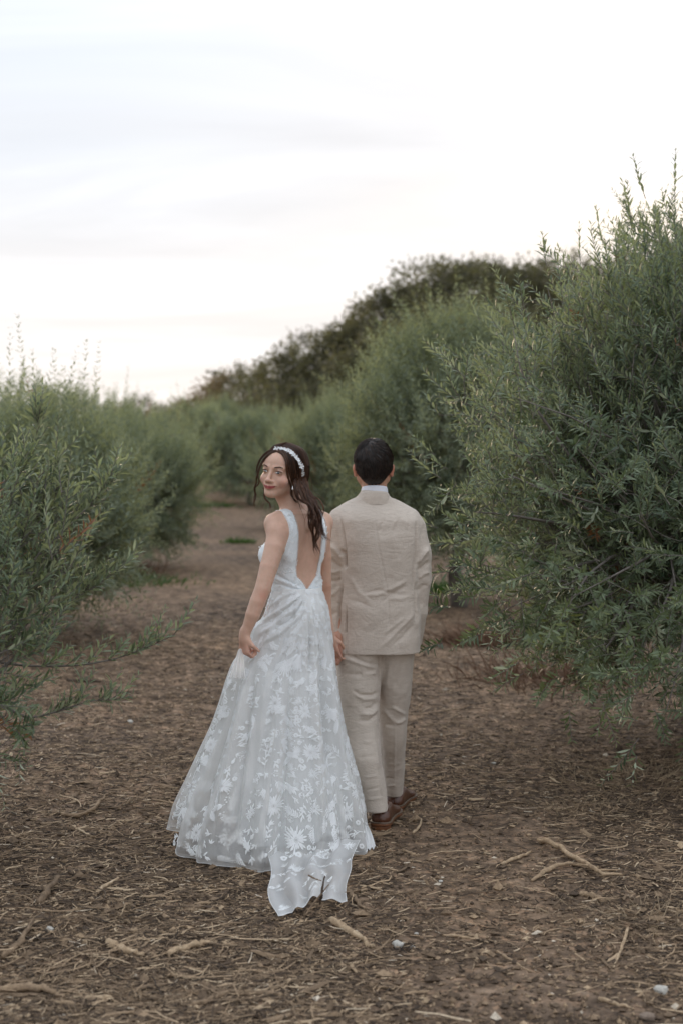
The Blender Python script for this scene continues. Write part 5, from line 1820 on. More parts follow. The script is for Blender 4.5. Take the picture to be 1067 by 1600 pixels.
    q = (V - HO) / HSC; sl, fl_, ul = q @ HS, q @ HF, q @ HU
    xs_ = np.clip(np.abs(sl) / .0285, 0, 1)
    uc = -.0636 + .0070 * xs_ ** 2
    prof = np.sqrt(np.maximum(1 - xs_ ** 2.2, 0))
    upl = uc + (.0058 + .0010 * np.exp(-((np.abs(sl) - .006) / .004) ** 2) - .0012 * np.exp(-(sl / .003) ** 2)) * prof
    lol = uc - .0076 * prof
    lip = smooth(-.0008, .0008, upl - ul) * smooth(-.0008, .0008, ul - lol) * (fl_ > .06) * (np.abs(sl) < .029)
    paint[:, :3] = paint[:, :3] * (1 - lip[:, None]) + np.array([.38, .085, .080]) * lip[:, None]
    mouth = np.exp(-((ul - uc) / .0011) ** 2) * (np.abs(sl) < .031) * (fl_ > .06)  # crease shade where the lips meet, darkened into the skin paint
    paint[:, :3] *= (1 - .75 * mouth[:, None])
    nails = []
    mk('body', V, Q, M['skin_a'], root, {'paint': paint})
    # ---- eyes, lashes, brows
    def disc(cen, axs, r, name, mat, par, n=14, rings=7):
        th = np.linspace(0, PI, rings)[:, None]; ph = np.linspace(0, 2 * PI, n, endpoint=False)[None]
        d = np.stack([np.sin(th) * np.cos(ph), np.sin(th) * np.sin(ph), np.cos(th) * np.ones_like(ph)], -1).reshape(-1, 3)
        P = cen + (d[:, 0:1] * r[0] * axs[0] + d[:, 1:2] * r[1] * axs[1] + d[:, 2:3] * r[2] * axs[2]) * HSC
        i = (np.arange(rings - 1) * n)[:, None]; j = np.arange(n)[None]
        Fq = np.stack([i + j, i + n + j, i + n + (j + 1) % n, i + (j + 1) % n], -1).reshape(-1, 4)
        return mk(name, P, Fq, mat, par)
    for sx in (-1, 1):
        tilt = unit(HS - HU * sx * -.12 - HF * sx * .35)
        ax3 = (tilt, unit(np.cross(tilt, HU)), HU)
        e = disc(HP(sx * .0312, .0875, -.0005), ax3, (.0128, .0048, .0043), 'eye', M['eye_white'], root)
        ic = HP(sx * .0312 + .0015, .0911, -.0005)
        disc(ic, ax3, (.0049, .0020, .0041), 'iris', M['iris'], e)
        disc(HP(sx * .0312 + .0028, .0931, .0012), ax3, (.0012, .0008, .0011), 'glint', M['eye_white'], e)
        V_, F_ = tubes(np.array([HP(sx * .0180, .0895, -.001), HP(sx * .025, .0938, .0040), HP(sx * .033, .0940, .0050), HP(sx * .041, .0895, .0035), HP(sx * .0475, .0840, .0015)]), np.array([.0005, .0009, .0013, .0014, .0008]), 5)
        mk('eyelashes', V_, F_, M['lash'], root)
        V_, F_ = tubes(np.array([HP(sx * .022, .0905, -.0045), HP(sx * .031, .0925, -.0055), HP(sx * .042, .0870, -.0035)]), np.array([.0002, .0004, .0005]), 4)
        mk('lower_lashes', V_, F_, M['lash'], root)
        pts = np.array([HP(sx * .0135, .0985, .0165), HP(sx * .024, .0985, .0205), HP(sx * .036, .0935, .0235), HP(sx * .0465, .0835, .0210), HP(sx * .053, .0740, .0165)])
        V_, F_ = tubes(pts, np.array([.0021, .0029, .0027, .0020, .0006]), 6)
        mk('eyebrow', V_, F_, M['brow'], root)
    # nails
    return V, Q


def bride_hair(root, body):
    rs = np.random.default_rng(17)
    A3 = (HS, HF, HU)
    s = Sculpt(HO - .17, HO + .19, .0028)
    s.ell(HP(0, -.012, .036), np.array((.0760, .091, .083)) * HSC, A3, k=.01)
    s.ell(HP(0, -.038, -.008), np.array((.068, .060, .080)) * HSC, A3, k=.04)
    s.ell(HP(.008, -.062, -.062), np.array((.040, .036, .050)) * HSC, A3, k=.04)
    def face_open(X_, Y_, Z_):
        d = np.stack(np.broadcast_arrays(X_ - HO[0], Y_ - HO[1], Z_ - HO[2]), -1) / HSC
        sa, fa, ua = d @ HS, d @ HF, d @ HU
        # the hair line: high on the forehead, parted in the middle, falling back along the temples to the ears
        lim = .052 - .10 * np.maximum(np.abs(sa) - .012, 0) - np.maximum(.064 - ua, 0) * .22
        lim = np.where(ua > .078, lim + (ua - .078) * 3.5, lim)
        return (fa - lim) * .8
    s.region(HO - .18, HO + .2, face_open)
    V, Q = s.mesh(); V = relax(V, Q, 2)
    cap = mk('hair', V, Q, M['hair_brown'], root, {'tint': np.full(len(V), .12)})
    G_ = []
    # flow over the skull: from the middle parting down both sides and back
    for k in range(64):
        f0 = .052 - k / 63 * .128
        for sd in (-1, 1):
            top = math.sqrt(max(0, 1 - ((f0 + .012) / .095) ** 2))
            p0 = (sd * .004, f0, .036 + .0850 * top)
            sw = 1.0 if sd > 0 else .98
            back = -.030 - .35 * (.05 - f0)
            p1 = (sd * .050 * sw, f0 * .9 - .012, .036 + .070 * top)
            p2 = (sd * .0765 * sw, f0 * .55 - .030, .022 + .02 * top)
            p3 = (sd * .070 * sw, max(-.078, f0 * .4 - .052), -.030)
            p4 = (sd * .034 + .006, -.076, -.070)
            G_.append(([HP(*p) for p in (p0, p1, p2, p3, p4)], .0055, .012, 26, .0012, .8, .00042))
    V1, F1, T1 = locks(rs, G_, m=18)
    mk('skull_strands', V1, F1, M['hair_brown'], cap, {'tint': T1 ** 1.6}, kind='stuff')
    def PX(*a): return [W(*p) for p in a]
    nape = [(468, 752, 6.10), (474, 768, 6.07), (480, 782, 6.04)]
    G2 = [  # the gathered length down the back: twisting locks
        (PX((462, 735, 6.13), (468, 757, 6.05), (477, 777, 6.02), (487, 795, 5.995), (491, 815, 5.99), (495, 832, 5.99), (492, 850, 5.995), (497, 868, 6.0)), .0095, .0030, 170, .0085, 3.0, .00055),
        (PX((466, 735, 6.14), (474, 760, 6.06), (483, 778, 6.03), (494, 796, 6.01), (500, 815, 6.02), (504, 832, 6.03), (508, 842, 6.03), (514, 845, 6.03)), .0085, .0022, 130, .0085, 3.2, .00055),
        (PX((462, 738, 6.12), (470, 762, 6.03), (480, 780, 6.0), (488, 800, 5.985), (485, 818, 5.98), (488, 835, 5.99), (490, 846, 6.0)), .0085, .0025, 120, .0085, 2.6, .00055),
        (PX((468, 738, 6.14), (478, 765, 6.07), (487, 783, 6.05), (494, 800, 6.04), (497, 818, 6.03), (503, 828, 6.02), (500, 840, 6.02)), .008, .0025, 110, .009, 3.1, .00055),
        (PX((460, 742, 6.09), (463, 762, 6.01), (470, 778, 5.995), (481, 790, 5.985), (487, 806, 5.98), (493, 822, 5.985)), .007, .0022, 90, .008, 2.6, .00055),
        (PX((469, 740, 6.15), (477, 758, 6.09), (483, 772, 6.07), (491, 785, 6.06), (496, 792, 6.05)), .009, .003, 90, .006, 1.6, .00055),
        (PX((470, 735, 6.16), (479, 755, 6.10), (486, 772, 6.08), (497, 784, 6.06), (504, 800, 6.05), (501, 815, 6.04)), .008, .002, 80, .008, 2.2, .0005),
    ]
    G2b = []
    for pts, r0, r1, n, am, tu, sr in G2:
        for q in range(3):
            jit = np.cumsum(rs.normal(size=(len(pts), 3)) * .0032, 0) * np.linspace(.3, 1, len(pts))[:, None]
            G2b.append((list(np.array(pts) + jit), r0 * .62, r1 * .6, int(n * .45), am * rs.uniform(.7, 1.15), tu * rs.uniform(.8, 1.3), sr))
    for q in range(34):
        pts, r0, r1, n, am, tu, sr = G2[rs.integers(len(G2))]
        jit = np.cumsum(rs.normal(size=(len(pts), 3)) * .006, 0)
        G2b.append((list(np.array(pts) + jit), .003, .003, 3, am * 1.1, tu, .00032))
    V1, F1, T1 = locks(rs, G2b, m=40)
    mk('gathered_curls', V1, F1, M['hair_brown'], cap, {'tint': T1 ** .9}, kind='stuff')
    bb = BVHTree.FromPolygons([tuple(v) for v in body[0]], [tuple(int(i) for i in q) for q in body[1]])
    bc = BVHTree.FromPolygons([tuple(v) for v in V], [tuple(int(i) for i in q) for q in Q])
    def ON(off, *pts):
        """Points lying on the head where it is seen at these pixels, off metres proud of it."""
        o = Vector((0, 0, CAM_H)); res = []
        for px, py in pts:
            tgt = Vector(W(px, py, 6.05)); dr = (tgt - o).normalized()
            hs = [h for h in (bb.ray_cast(o, dr), bc.ray_cast(o, dr)) if h[0] is not None and h[0][1] < 6.25]
            res.append(np.array(min(hs, key=lambda h: h[3])[0]) - np.array(dr) * off if hs else None)
        ys = [r[1] if r is not None else None for r in res]
        for i, r in enumerate(res):
            if r is None:
                near = min([j for j in range(len(ys)) if ys[j] is not None], key=lambda j: abs(j - i))
                res[i] = W(pts[i][0], pts[i][1], ys[near] + .012)
        return res
    G3 = [
        (ON(.003, (440, 703.5), (449, 709), (454.5, 719), (456.5, 732), (458, 746), (460, 759)), .0075, .0075, 190, .002, .8, .00055),
        (ON(.006, (434.5, 705), (440, 708), (445, 715), (448, 725), (450, 737), (452, 750), (455, 763), (455.5, 772), (460, 781), (467, 786)), .0062, .0016, 150, .0028, 1.6, .0005),
        (ON(.008, (435, 703.5), (443, 706), (450, 716), (453.5, 730), (456, 745), (459, 760), (462, 773), (468, 784)), .0080, .0035, 170, .0030, 1.4, .0005),
        (ON(.004, (438, 701), (452, 706), (462, 717), (467, 730), (469, 745), (472, 760), (476, 772)), .0090, .007, 170, .003, 1.2, .0005),
        (ON(.006, (436, 702), (448, 706), (457, 718), (460, 734), (463, 750), (467, 766), (474, 780)), .0090, .006, 170, .003, 1.2, .0005),
        (ON(.006, (433, 704.5), (426, 706.5), (418.5, 712), (412, 720), (407, 729), (404, 738), (402.5, 744), (404, 750)), .0068, .0034, 190, .0014, .7, .0005),
        (ON(.004, (432, 702.5), (421, 705), (412, 712), (406, 721), (402.5, 731), (401.5, 741)), .0060, .0035, 140, .0012, .6, .0005),
        (PX((403, 742, 6.07), (401, 750, 6.08), (398.5, 760, 6.09), (400, 770, 6.10), (398, 780, 6.10), (400, 792, 6.10)), .0034, .0010, 60, .0050, 2.3, .00045),
        (PX((404, 742, 6.09), (404, 754, 6.10), (400, 764, 6.11), (397, 774, 6.12), (399, 784, 6.12)), .0028, .0010, 44, .0050, 2.0, .00042),
        (PX((412, 762, 6.16), (415, 776, 6.15), (419, 785, 6.14), (424, 797, 6.14)), .004, .002, 60, .005, 1.5, .00042),
        (PX((455, 763, 5.98), (455, 772, 5.98), (460, 781, 5.98), (467, 787, 5.985), (470, 793, 5.99)), .0022, .0008, 22, .004, .9, .00042),
        (PX((468, 790, 6.0), (474, 806, 6.0), (479, 822, 6.0)), .0008, .0004, 6, .001, .5, .00028),
    ]
    V1, F1, T1 = locks(rs, G3, m=32)
    mk('face_framing_locks', V1, F1, M['hair_brown'], cap, {'tint': T1 ** 1.2}, kind='stuff')
    # ---- headband of white flowers
    hb = [(419.5, 701, 6.04), (424, 698.5, 6.035), (429, 697.5, 6.035), (434.5, 697.5, 6.03), (440, 698, 6.03), (445.5, 700, 6.03), (451, 702.5, 6.035), (455.5, 706, 6.035), (459.5, 709.5, 6.035), (463, 714, 6.04),
          (466, 718.5, 6.045), (469, 723.5, 6.05), (472, 728.5, 6.06), (474.5, 734, 6.07), (475, 739, 6.075), (474.5, 742.5, 6.08)]
    C = np.array([W(*p) for p in hb])
    cen = HP(0, -.018, .030)
    out = unit(C - cen)
    # seat each on the hair
    bvh = BVHTree.FromPolygons([tuple(v) for v in V], [tuple(int(i) for i in q) for q in Q])
    for i in range(len(C)):
        hit = bvh.ray_cast(Vector(C[i] + out[i] * .08), Vector(-out[i]))
        if hit[0] is not None: C[i] = np.array(hit[0]) + out[i] * .012
    band = empty('headband', C[7], 'white floral headband worn across the woman\'s wavy brown hair', 'headband')
    t = np.linspace(0, 1, 40); tk = np.linspace(0, 1, len(C))
    Cc = np.stack([np.interp(t, tk, C[:, j]) for j in range(3)], -1) - np.interp(t, tk, np.ones(len(C)))[:, None] * .004 * unit(Cc_mean(C, cen, t, tk))
    Vt, Ft = tubes(Cc, np.full(40, .0012), 5); mk('wire', Vt, Ft, M['pearl'], band)
    for i, c in enumerate(C):
        mb = MB()
        nrm = unit(out[i] + rs.normal(size=3) * .25)
        a = unit(np.cross(nrm, rs.normal(size=3))); b = np.cross(nrm, a)
        R_ = (.0105 if 1 <= i <= 13 else .0068) * rs.uniform(.85, 1.15)
        for k in range(5):
            an = 2 * PI * k / 5
            d = a * math.cos(an) + b * math.sin(an); sd = np.cross(nrm, d)
            P = np.array([c, c + d * R_ * .5 + sd * R_ * .38 + nrm * R_ * .15, c + d * R_ * .95 + sd * R_ * .3 + nrm * R_ * .35, c + d * R_ * 1.12 + nrm * R_ * .3, c + d * R_ * .95 - sd * R_ * .3 + nrm * R_ * .35, c + d * R_ * .5 - sd * R_ * .38 + nrm * R_ * .15])
            P2 = P - nrm * .0006
            mb.add(np.vstack([P, P2]), [np.array([[0, 1, 2, 5], [5, 2, 3, 4], [6, 11, 8, 7], [11, 10, 9, 8]])])
        mb.build('flower', M['lace'], band, smooth_=True)
        for q in range(2):
            p = c + unit(rs.normal(size=3)) * R_ * .9 + nrm * .003
            Vt, Ft = tubes(np.array([p, p + nrm * .0012, p + nrm * .0030]), np.array([.0010, .0017, .0008]), 6); mk('bead', Vt, Ft, M['pearl'], band)
    # ---- earring
    ep = W(457.5, 763, 5.975)
    er = empty('earring', ep, 'small drop pearl earring hanging from the woman\'s ear', 'earring')
    Vt, Ft = tubes(np.array([ep + [0, 0, .006], ep + [0, 0, .001], ep + [0, 0, -.0035], ep + [0, 0, -.007]]), np.array([.0007, .0022, .0030, .0010]), 10); mk('drop', Vt, Ft, M['pearl'], er)
    Vt, Ft = tubes(np.array([ep + [0, 0, .010], ep + [0, 0, .0055]]), np.array([.0018, .0006]), 8); mk('stud', Vt, Ft, M['pearl'], er)


def Cc_mean(C, cen, t, tk):
    return np.stack([np.interp(t, tk, (C - cen)[:, j]) for j in range(3)], -1)


def bodice(root, body):
    V, Q = body
    bvh = BVHTree.FromPolygons([tuple(v) for v in V], [tuple(int(i) for i in q) for q in Q])
    hh_z = [bz(924), bz(916), bz(905), bz(899), bz(872), bz(835), bz(812), bz(797), 1.46]
    hh_u = [.000, .012, .036, .052, .060, .0625, .064, .066, .068]
    ah_z = [1.20, 1.262, 1.285, bz(852), bz(838), bz(820), bz(800), 1.47]
    ah_u = [.30, .165, .140, .1145, .104, .100, .105, .112]
    zt, zb = 1.48, bz(925)

    def body_part(z0, z1, off, name, mat, mask):
        s = Sculpt((BX - .26, BY - .24, z0 - .02), (BX + .26, BY + .26, z1 + .02), .0031)
        s.loft(torso_rows(), (BX, BY), YAW, k=.02, n=2.2)
        s.cap(TB(-.06, .028, 1.36), TB(.06, .028, 1.36), .056, .056, k=.05)
        for sx in (-1, 1):
            s.ell(TB(sx * .072, .062, 1.305), (.045, .022, .065), (RH, BK, UP), k=.035)
            s.ell(TB(sx * .064, -.098, 1.245), (.060, .054, .057), (RH, BK, UP), k=.03)
            s.cap(TB(sx * .03, .015, 1.425), TB(sx * .13, .012, 1.395), .030, .036, k=.04)
        s.cap(TB(0, .097, 1.34), TB(0, .089, 1.10), .010, .007, k=.035, op='sub')
        s.cap(TB(-.115, .005, 1.375), W(434, 828, 6.05) + [0.004, 0, .006], .038, .040, k=.03)
        s.cap(TB(.115, .005, 1.375), W(502, 832, 6.235), .037, .038, k=.03)
        s.F = np.maximum(s.F - off, -(s.F + .004))
        X_ = s.x[:, None, None]; Y_ = s.y[None, :, None]; Z_ = s.z[None, None, :]
        u = (X_ - BX) * RH[0] + (Y_ - BY) * RH[1]; w = (X_ - BX) * BK[0] + (Y_ - BY) * BK[1]
        s.F = np.maximum(s.F, mask(u, w, Z_)).astype(np.float32)
        V, Q = s.mesh(); V = relax(V, Q, 1)
        return V, Q

    def m1(u, w, z):
        z = np.broadcast_to(z, np.broadcast_shapes(u.shape, z.shape))
        vb = pchip(hh_z, hh_u, z) - np.abs(u)                    # >0 inside the open back
        vb = np.where(w > -.01, vb, -1)
        zf = np.where(w <= -.01, np.minimum(.09 * (z > 1.30) - np.abs(u) * .5, .02), -1)   # open neckline in front
        arm = np.where(u < 0, np.abs(u) - pchip(ah_z, ah_u, z), np.where(w > -.01, u - pchip(hh_z, hh_u, z) - pchip([bz(922), bz(905), bz(893), 1.46], [.30, .05, .022, .020], z), u - pchip(ah_z, ah_u, z)))
        return np.maximum(np.maximum(vb, zf), np.maximum(arm, np.maximum(zb - z, z - zt)))
    Vb, Qb = body_part(zb - .01, zt, .0052, 'bodice', None, m1)
    N = vnormals(Vb, Qb)
    nz = Noise(61, 12, 16, 3)
    Vb = Vb + N * (nz(*(Vb * np.array([1, 1, .6])).T) * .0012)[:, None]
    Vb = folds(Vb, N, [([(424, 893), (445, 905), (470, 918)], -2.5, 1.8, 'r'), ([(424, 901), (450, 912), (476, 922)], 2.2, 1.8, 'r'), ([(424, 912), (440, 914), (462, 921)], -1.6, 1.6, 'r'),
                       ([(458, 830), (450, 850), (436, 880)], 1.6, 2.2, 'r'), ([(455, 850), (446, 870), (436, 885)], -1.4, 2.0, 'r'), ([(462, 870), (452, 885), (440, 893)], 1.3, 2, 'r')], facing=.3)
    bo = mk('bodice', Vb, Qb, M['bodice'], root)
    bvb = BVHTree.FromPolygons([tuple(v) for v in Vb], [tuple(int(i) for i in q) for q in Qb])
    # bead edging along the open back and the armhole
    mb = MB(); cnt = 0
    oct_ = np.array([[1, 0, 0], [0, 1, 0], [-1, 0, 0], [0, -1, 0], [0, 0, 1], [0, 0, -1]], float)
    of = np.array([[0, 1, 4], [1, 2, 4], [2, 3, 4], [3, 0, 4], [1, 0, 5], [2, 1, 5], [3, 2, 5], [0, 3, 5]])
    for sd in (-1, 1):
        for kind in (0, 1):
            z = bz(915) if kind == 0 else bz(862)
            while z < bz(803):
                h = float(pchip(hh_z, hh_u, np.array([z]))[0]) + .003 if kind == 0 else (float(pchip(ah_z, ah_u, np.array([z]))[0]) - .003 if sd < 0 else float(pchip(hh_z, hh_u, np.array([z]))[0]) + .018)
                hit = bvb.ray_cast(Vector(TB(sd * h, .3, z)), Vector(-BK))
                if hit[0] is not None and (np.array(hit[0]) - TB(0, 0, 0)) @ BK > (.0 if kind == 0 else .052):
                    e_ = .0035 if kind == 0 else -.0035
                    p = np.array(hit[0]) + BK * .0015 - RH * sd * e_
                    mb.add(p + oct_ * .0026, of); cnt += 1
                z += .0072
    if cnt: mb.build('bead_edging', M['pearl'], bo, smooth_=True, kind='stuff')
    # leaf embroidery on the bodice
    rs = np.random.default_rng(4)
    mb = MB()
    for k in range(900):
        z = rs.uniform(zb + .02, 1.43); an = rs.uniform(-PI, PI)
        dirv = RH * math.sin(an) + BK * math.cos(an)
        hit = bvb.ray_cast(Vector(TB(0, 0, z) + dirv * .35), Vector(-dirv))
        if hit[0] is None: continue
        p = np.array(hit[0]); n = np.array(hit[1])
        if n @ dirv < .2: continue
        if (p - TB(0, 0, z)) @ dirv < .06: continue
        a = unit(np.cross(n, UP) * rs.choice([-1, 1]) * rs.uniform(.2, .9) + UP * rs.uniform(.3, 1)); b = np.cross(n, a)
        L = rs.uniform(.010, .022); w_ = L * .17
        P = np.array([p, p + a * L * .5 + b * w_, p + a * L, p + a * L * .5 - b * w_, p + a * L * .5 + n * .0022]) + n * .0009
        P[4] += n * .0005
        mb.add(P, np.array([[0, 1, 4], [1, 2, 4], [2, 3, 4], [3, 0, 4]]))
    mb.build('embroidery', M['lace'], bo, smooth_=False, kind='stuff')


# ---------------- skirt
# py, left edge, right edge, near Y, far Y   (outer tulle)
SK = [(919, 426, 501, 6.045, 6.255), (935, 421, 507, 6.02, 6.27), (950, 416, 512, 6.0, 6.28), (968, 409, 515, 5.985, 6.29), (981, 394, 517, 5.975, 6.30), (1001, 388, 519, 5.965, 6.31), (1018, 379, 521, 5.955, 6.33), (1034, 366, 522, 5.94, 6.34),
      (1060, 356, 525, 5.91, 6.36), (1095, 346, 530, 5.875, 6.39), (1131, 334, 537, 5.84, 6.42), (1172, 316, 548, 5.80, 6.45), (1213, 298, 560, 5.75, 6.48), (1262, 277, 571, 5.70, 6.52), (1305, 268, 577, 5.655, 6.55)]
LN = [(919, 427, 500, 6.05, 6.25), (950, 419, 509, 6.015, 6.27), (981, 405, 513, 5.99, 6.29), (1018, 396, 516, 5.975, 6.31), (1060, 391, 519, 5.945, 6.33), (1131, 383, 527, 5.895, 6.37), (1213, 372, 541, 5.83, 6.42), (1300, 358, 552, 5.76, 6.46)]


class Skirt:
    def __init__(s, rows, pleats, seed, amp0=.001, amp1=.020, hem=None, inset=0.0, lowest=.012):
        s.rows = rows; s.pleats = pleats; s.amp = (amp0, amp1); s.hem = hem; s.lowest = lowest
        r = np.random.default_rng(seed)
        s.ph = r.uniform(0, 2 * PI, 6); s.nn = pleats; s.wob = r.uniform(.5, 1, 6)
        Y = 6.10
        s.z = np.array([W(450, p[0], Y)[2] for p in rows])[::-1]
        s.xl = np.array([W(p[1], p[0], Y)[0] for p in rows])[::-1] + inset
        s.xr = np.array([W(p[2], p[0], Y)[0] for p in rows])[::-1] - inset
        s.y0 = np.array([p[3] for p in rows])[::-1] + inset; s.y1 = np.array([p[4] for p in rows])[::-1] - inset
        s.ztop = s.z[-1]

    def __call__(s, th, v):
        """th 0 = towards the camera, pi/2 = right of the picture, v 0 waist .. 1 hem."""
        zh = s.hem(th) if s.hem is not None else s.lowest + 0 * th
        z = s.ztop + (zh - s.ztop) * v
        f = [pchip(s.z, q, z) for q in (s.xl, s.xr, s.y0, s.y1)]
        # the flare goes on below the last key
        a, b = (f[1] - f[0]) / 2, (f[3] - f[2]) / 2; cx, cy = (f[0] + f[1]) / 2, (f[2] + f[3]) / 2
        e = 2.25
        ct, st = np.cos(th), np.sin(th)
        q = (np.abs(st) ** e + np.abs(ct) ** e) ** (-1 / e)
        ux, uy = st * q, -ct * q
        A = s.amp[0] + (s.amp[1] - s.amp[0]) * np.clip(v, 0, 1) ** 1.4
        n = s.nn
        tt = th + .10 * np.sin(3 * th + s.ph[0]) + .05 * np.sin(7 * th + s.ph[1]) + .10 * (v - .5) * np.sin(2 * th + s.ph[5])
        g = np.sin(n * tt + s.ph[2]); g = np.sign(g) * np.abs(g) ** .8
        pl = A * (g * (.75 + .35 * np.sin(5 * th + s.ph[3])) + .45 * np.sin((n * 1.7) * tt + s.ph[4] + 2 * v) * s.wob[0])
        pl = pl * (1 - .25 * np.maximum(0, np.cos(th)) ** 2)
        k = 1 + (pl - A * .6) / np.maximum(np.sqrt(a * b), .05)
        P = np.stack([cx + a * ux * k, cy + b * uy * k, z], -1)
        sh = P.shape; Pf = P.reshape(-1, 3); n_ = np.stack([ux, uy, 0 * ux], -1).reshape(-1, 3)
        m = n_[:, 1] < .3
        if m.any(): Pf[m] = folds(Pf[m], unit(n_[m]), s.lines, facing=.2)
        return Pf.reshape(sh)
    lines = [([(479, 923), (455, 942), (425, 962), (396, 984)], 5, 2.6, 'r'), ([(482, 925), (462, 950), (430, 975), (398, 996)], 5, 3.0, 'r'), ([(484, 930), (470, 960), (440, 988), (396, 1012)], 4.5, 3.4, 'r'),
             ([(470, 921), (445, 931), (419, 950)], 4, 2.4, 'r'), ([(474, 928), (452, 948), (424, 970)], -4, 2.2, 'r'), ([(478, 934), (458, 965), (420, 990)], -4, 2.4, 'r'),
             ([(488, 924), (495, 960), (503, 1010), (508, 1080)], 5, 2.4, 'r'), ([(493, 922), (502, 950), (511, 1000), (516, 1060)], 4.5, 2.2, 'r'), ([(485, 930), (487, 970), (491, 1040), (494, 1090)], 5, 2.8, 'r'),
             ([(490, 930), (499, 985), (503, 1050)], -4, 2.2, 'r'), ([(483, 940), (480, 990), (476, 1060)], 4, 3.4, 'r'), ([(482, 950), (484, 1000), (484, 1060)], -4, 2.6, 'r'), ([(476, 950), (462, 1000), (452, 1060)], 3.5, 4, 'r'),
             ([(508, 990), (522, 1120), (541, 1250), (552, 1330)], 11, 5, 'r'), ([(500, 1010), (508, 1120), (518, 1250), (526, 1345)], -11, 5, 'r'), ([(490, 1030), (493, 1150), (499, 1250), (505, 1350)], 10, 6, 'r'),
             ([(400, 1030), (388, 1120), (374, 1230), (362, 1340)], -12, 5, 'r'), ([(390, 1040), (372, 1130), (350, 1240), (335, 1330)], 10, 5, 'r'), ([(378, 1040), (352, 1140), (326, 1230), (312, 1300)], -10, 5, 'r'),
             ([(372, 1030), (340, 1130), (308, 1220), (292, 1270)], 8, 4, 'r'), ([(420, 1020), (412, 1130), (405, 1240), (400, 1350)], 7, 8, 'r'), ([(460, 1060), (455, 1160), (452, 1260), (450, 1350)], -8, 9, 'r')]


def hem_z(th):
    # lifted on the left where her hand gathers the cloth; otherwise brushing the ground
    th = np.mod(th, 2 * PI)
    d = np.abs(np.mod(th - 1.46 * PI + PI, 2 * PI) - PI)
    lift = .085 * np.exp(-(d / .60) ** 2)
    g = .008 + .006 * np.sin(9 * th)
    d2 = np.abs(np.mod(th - .5 * PI + PI, 2 * PI) - PI)
    return g + lift + .012 * np.exp(-(d2 / .4) ** 2)


def sheet(fn, nu, nv, name, mat, par, wrap=True, attrs=None, vmax=1.0, kind=None):
    u = np.linspace(0, 2 * PI, nu, endpoint=not wrap); v = np.linspace(0, vmax, nv)
    U, Vv = np.meshgrid(u, v, indexing='ij')
    P = fn(U, Vv).reshape(-1, 3)
    i = (np.arange(nu if wrap else nu - 1) * nv)[:, None]; i2 = (((np.arange(nu if wrap else nu - 1) + 1) % nu) * nv)[:, None]; j = np.arange(nv - 1)[None]
    F = np.stack([i + j, i + j + 1, i2 + j + 1, i2 + j], -1).reshape(-1, 4)
    at = {k: f(U, Vv).ravel() for k, f in (attrs or {}).items()}
    return mk(name, P, F, mat, par, at, kind=kind)


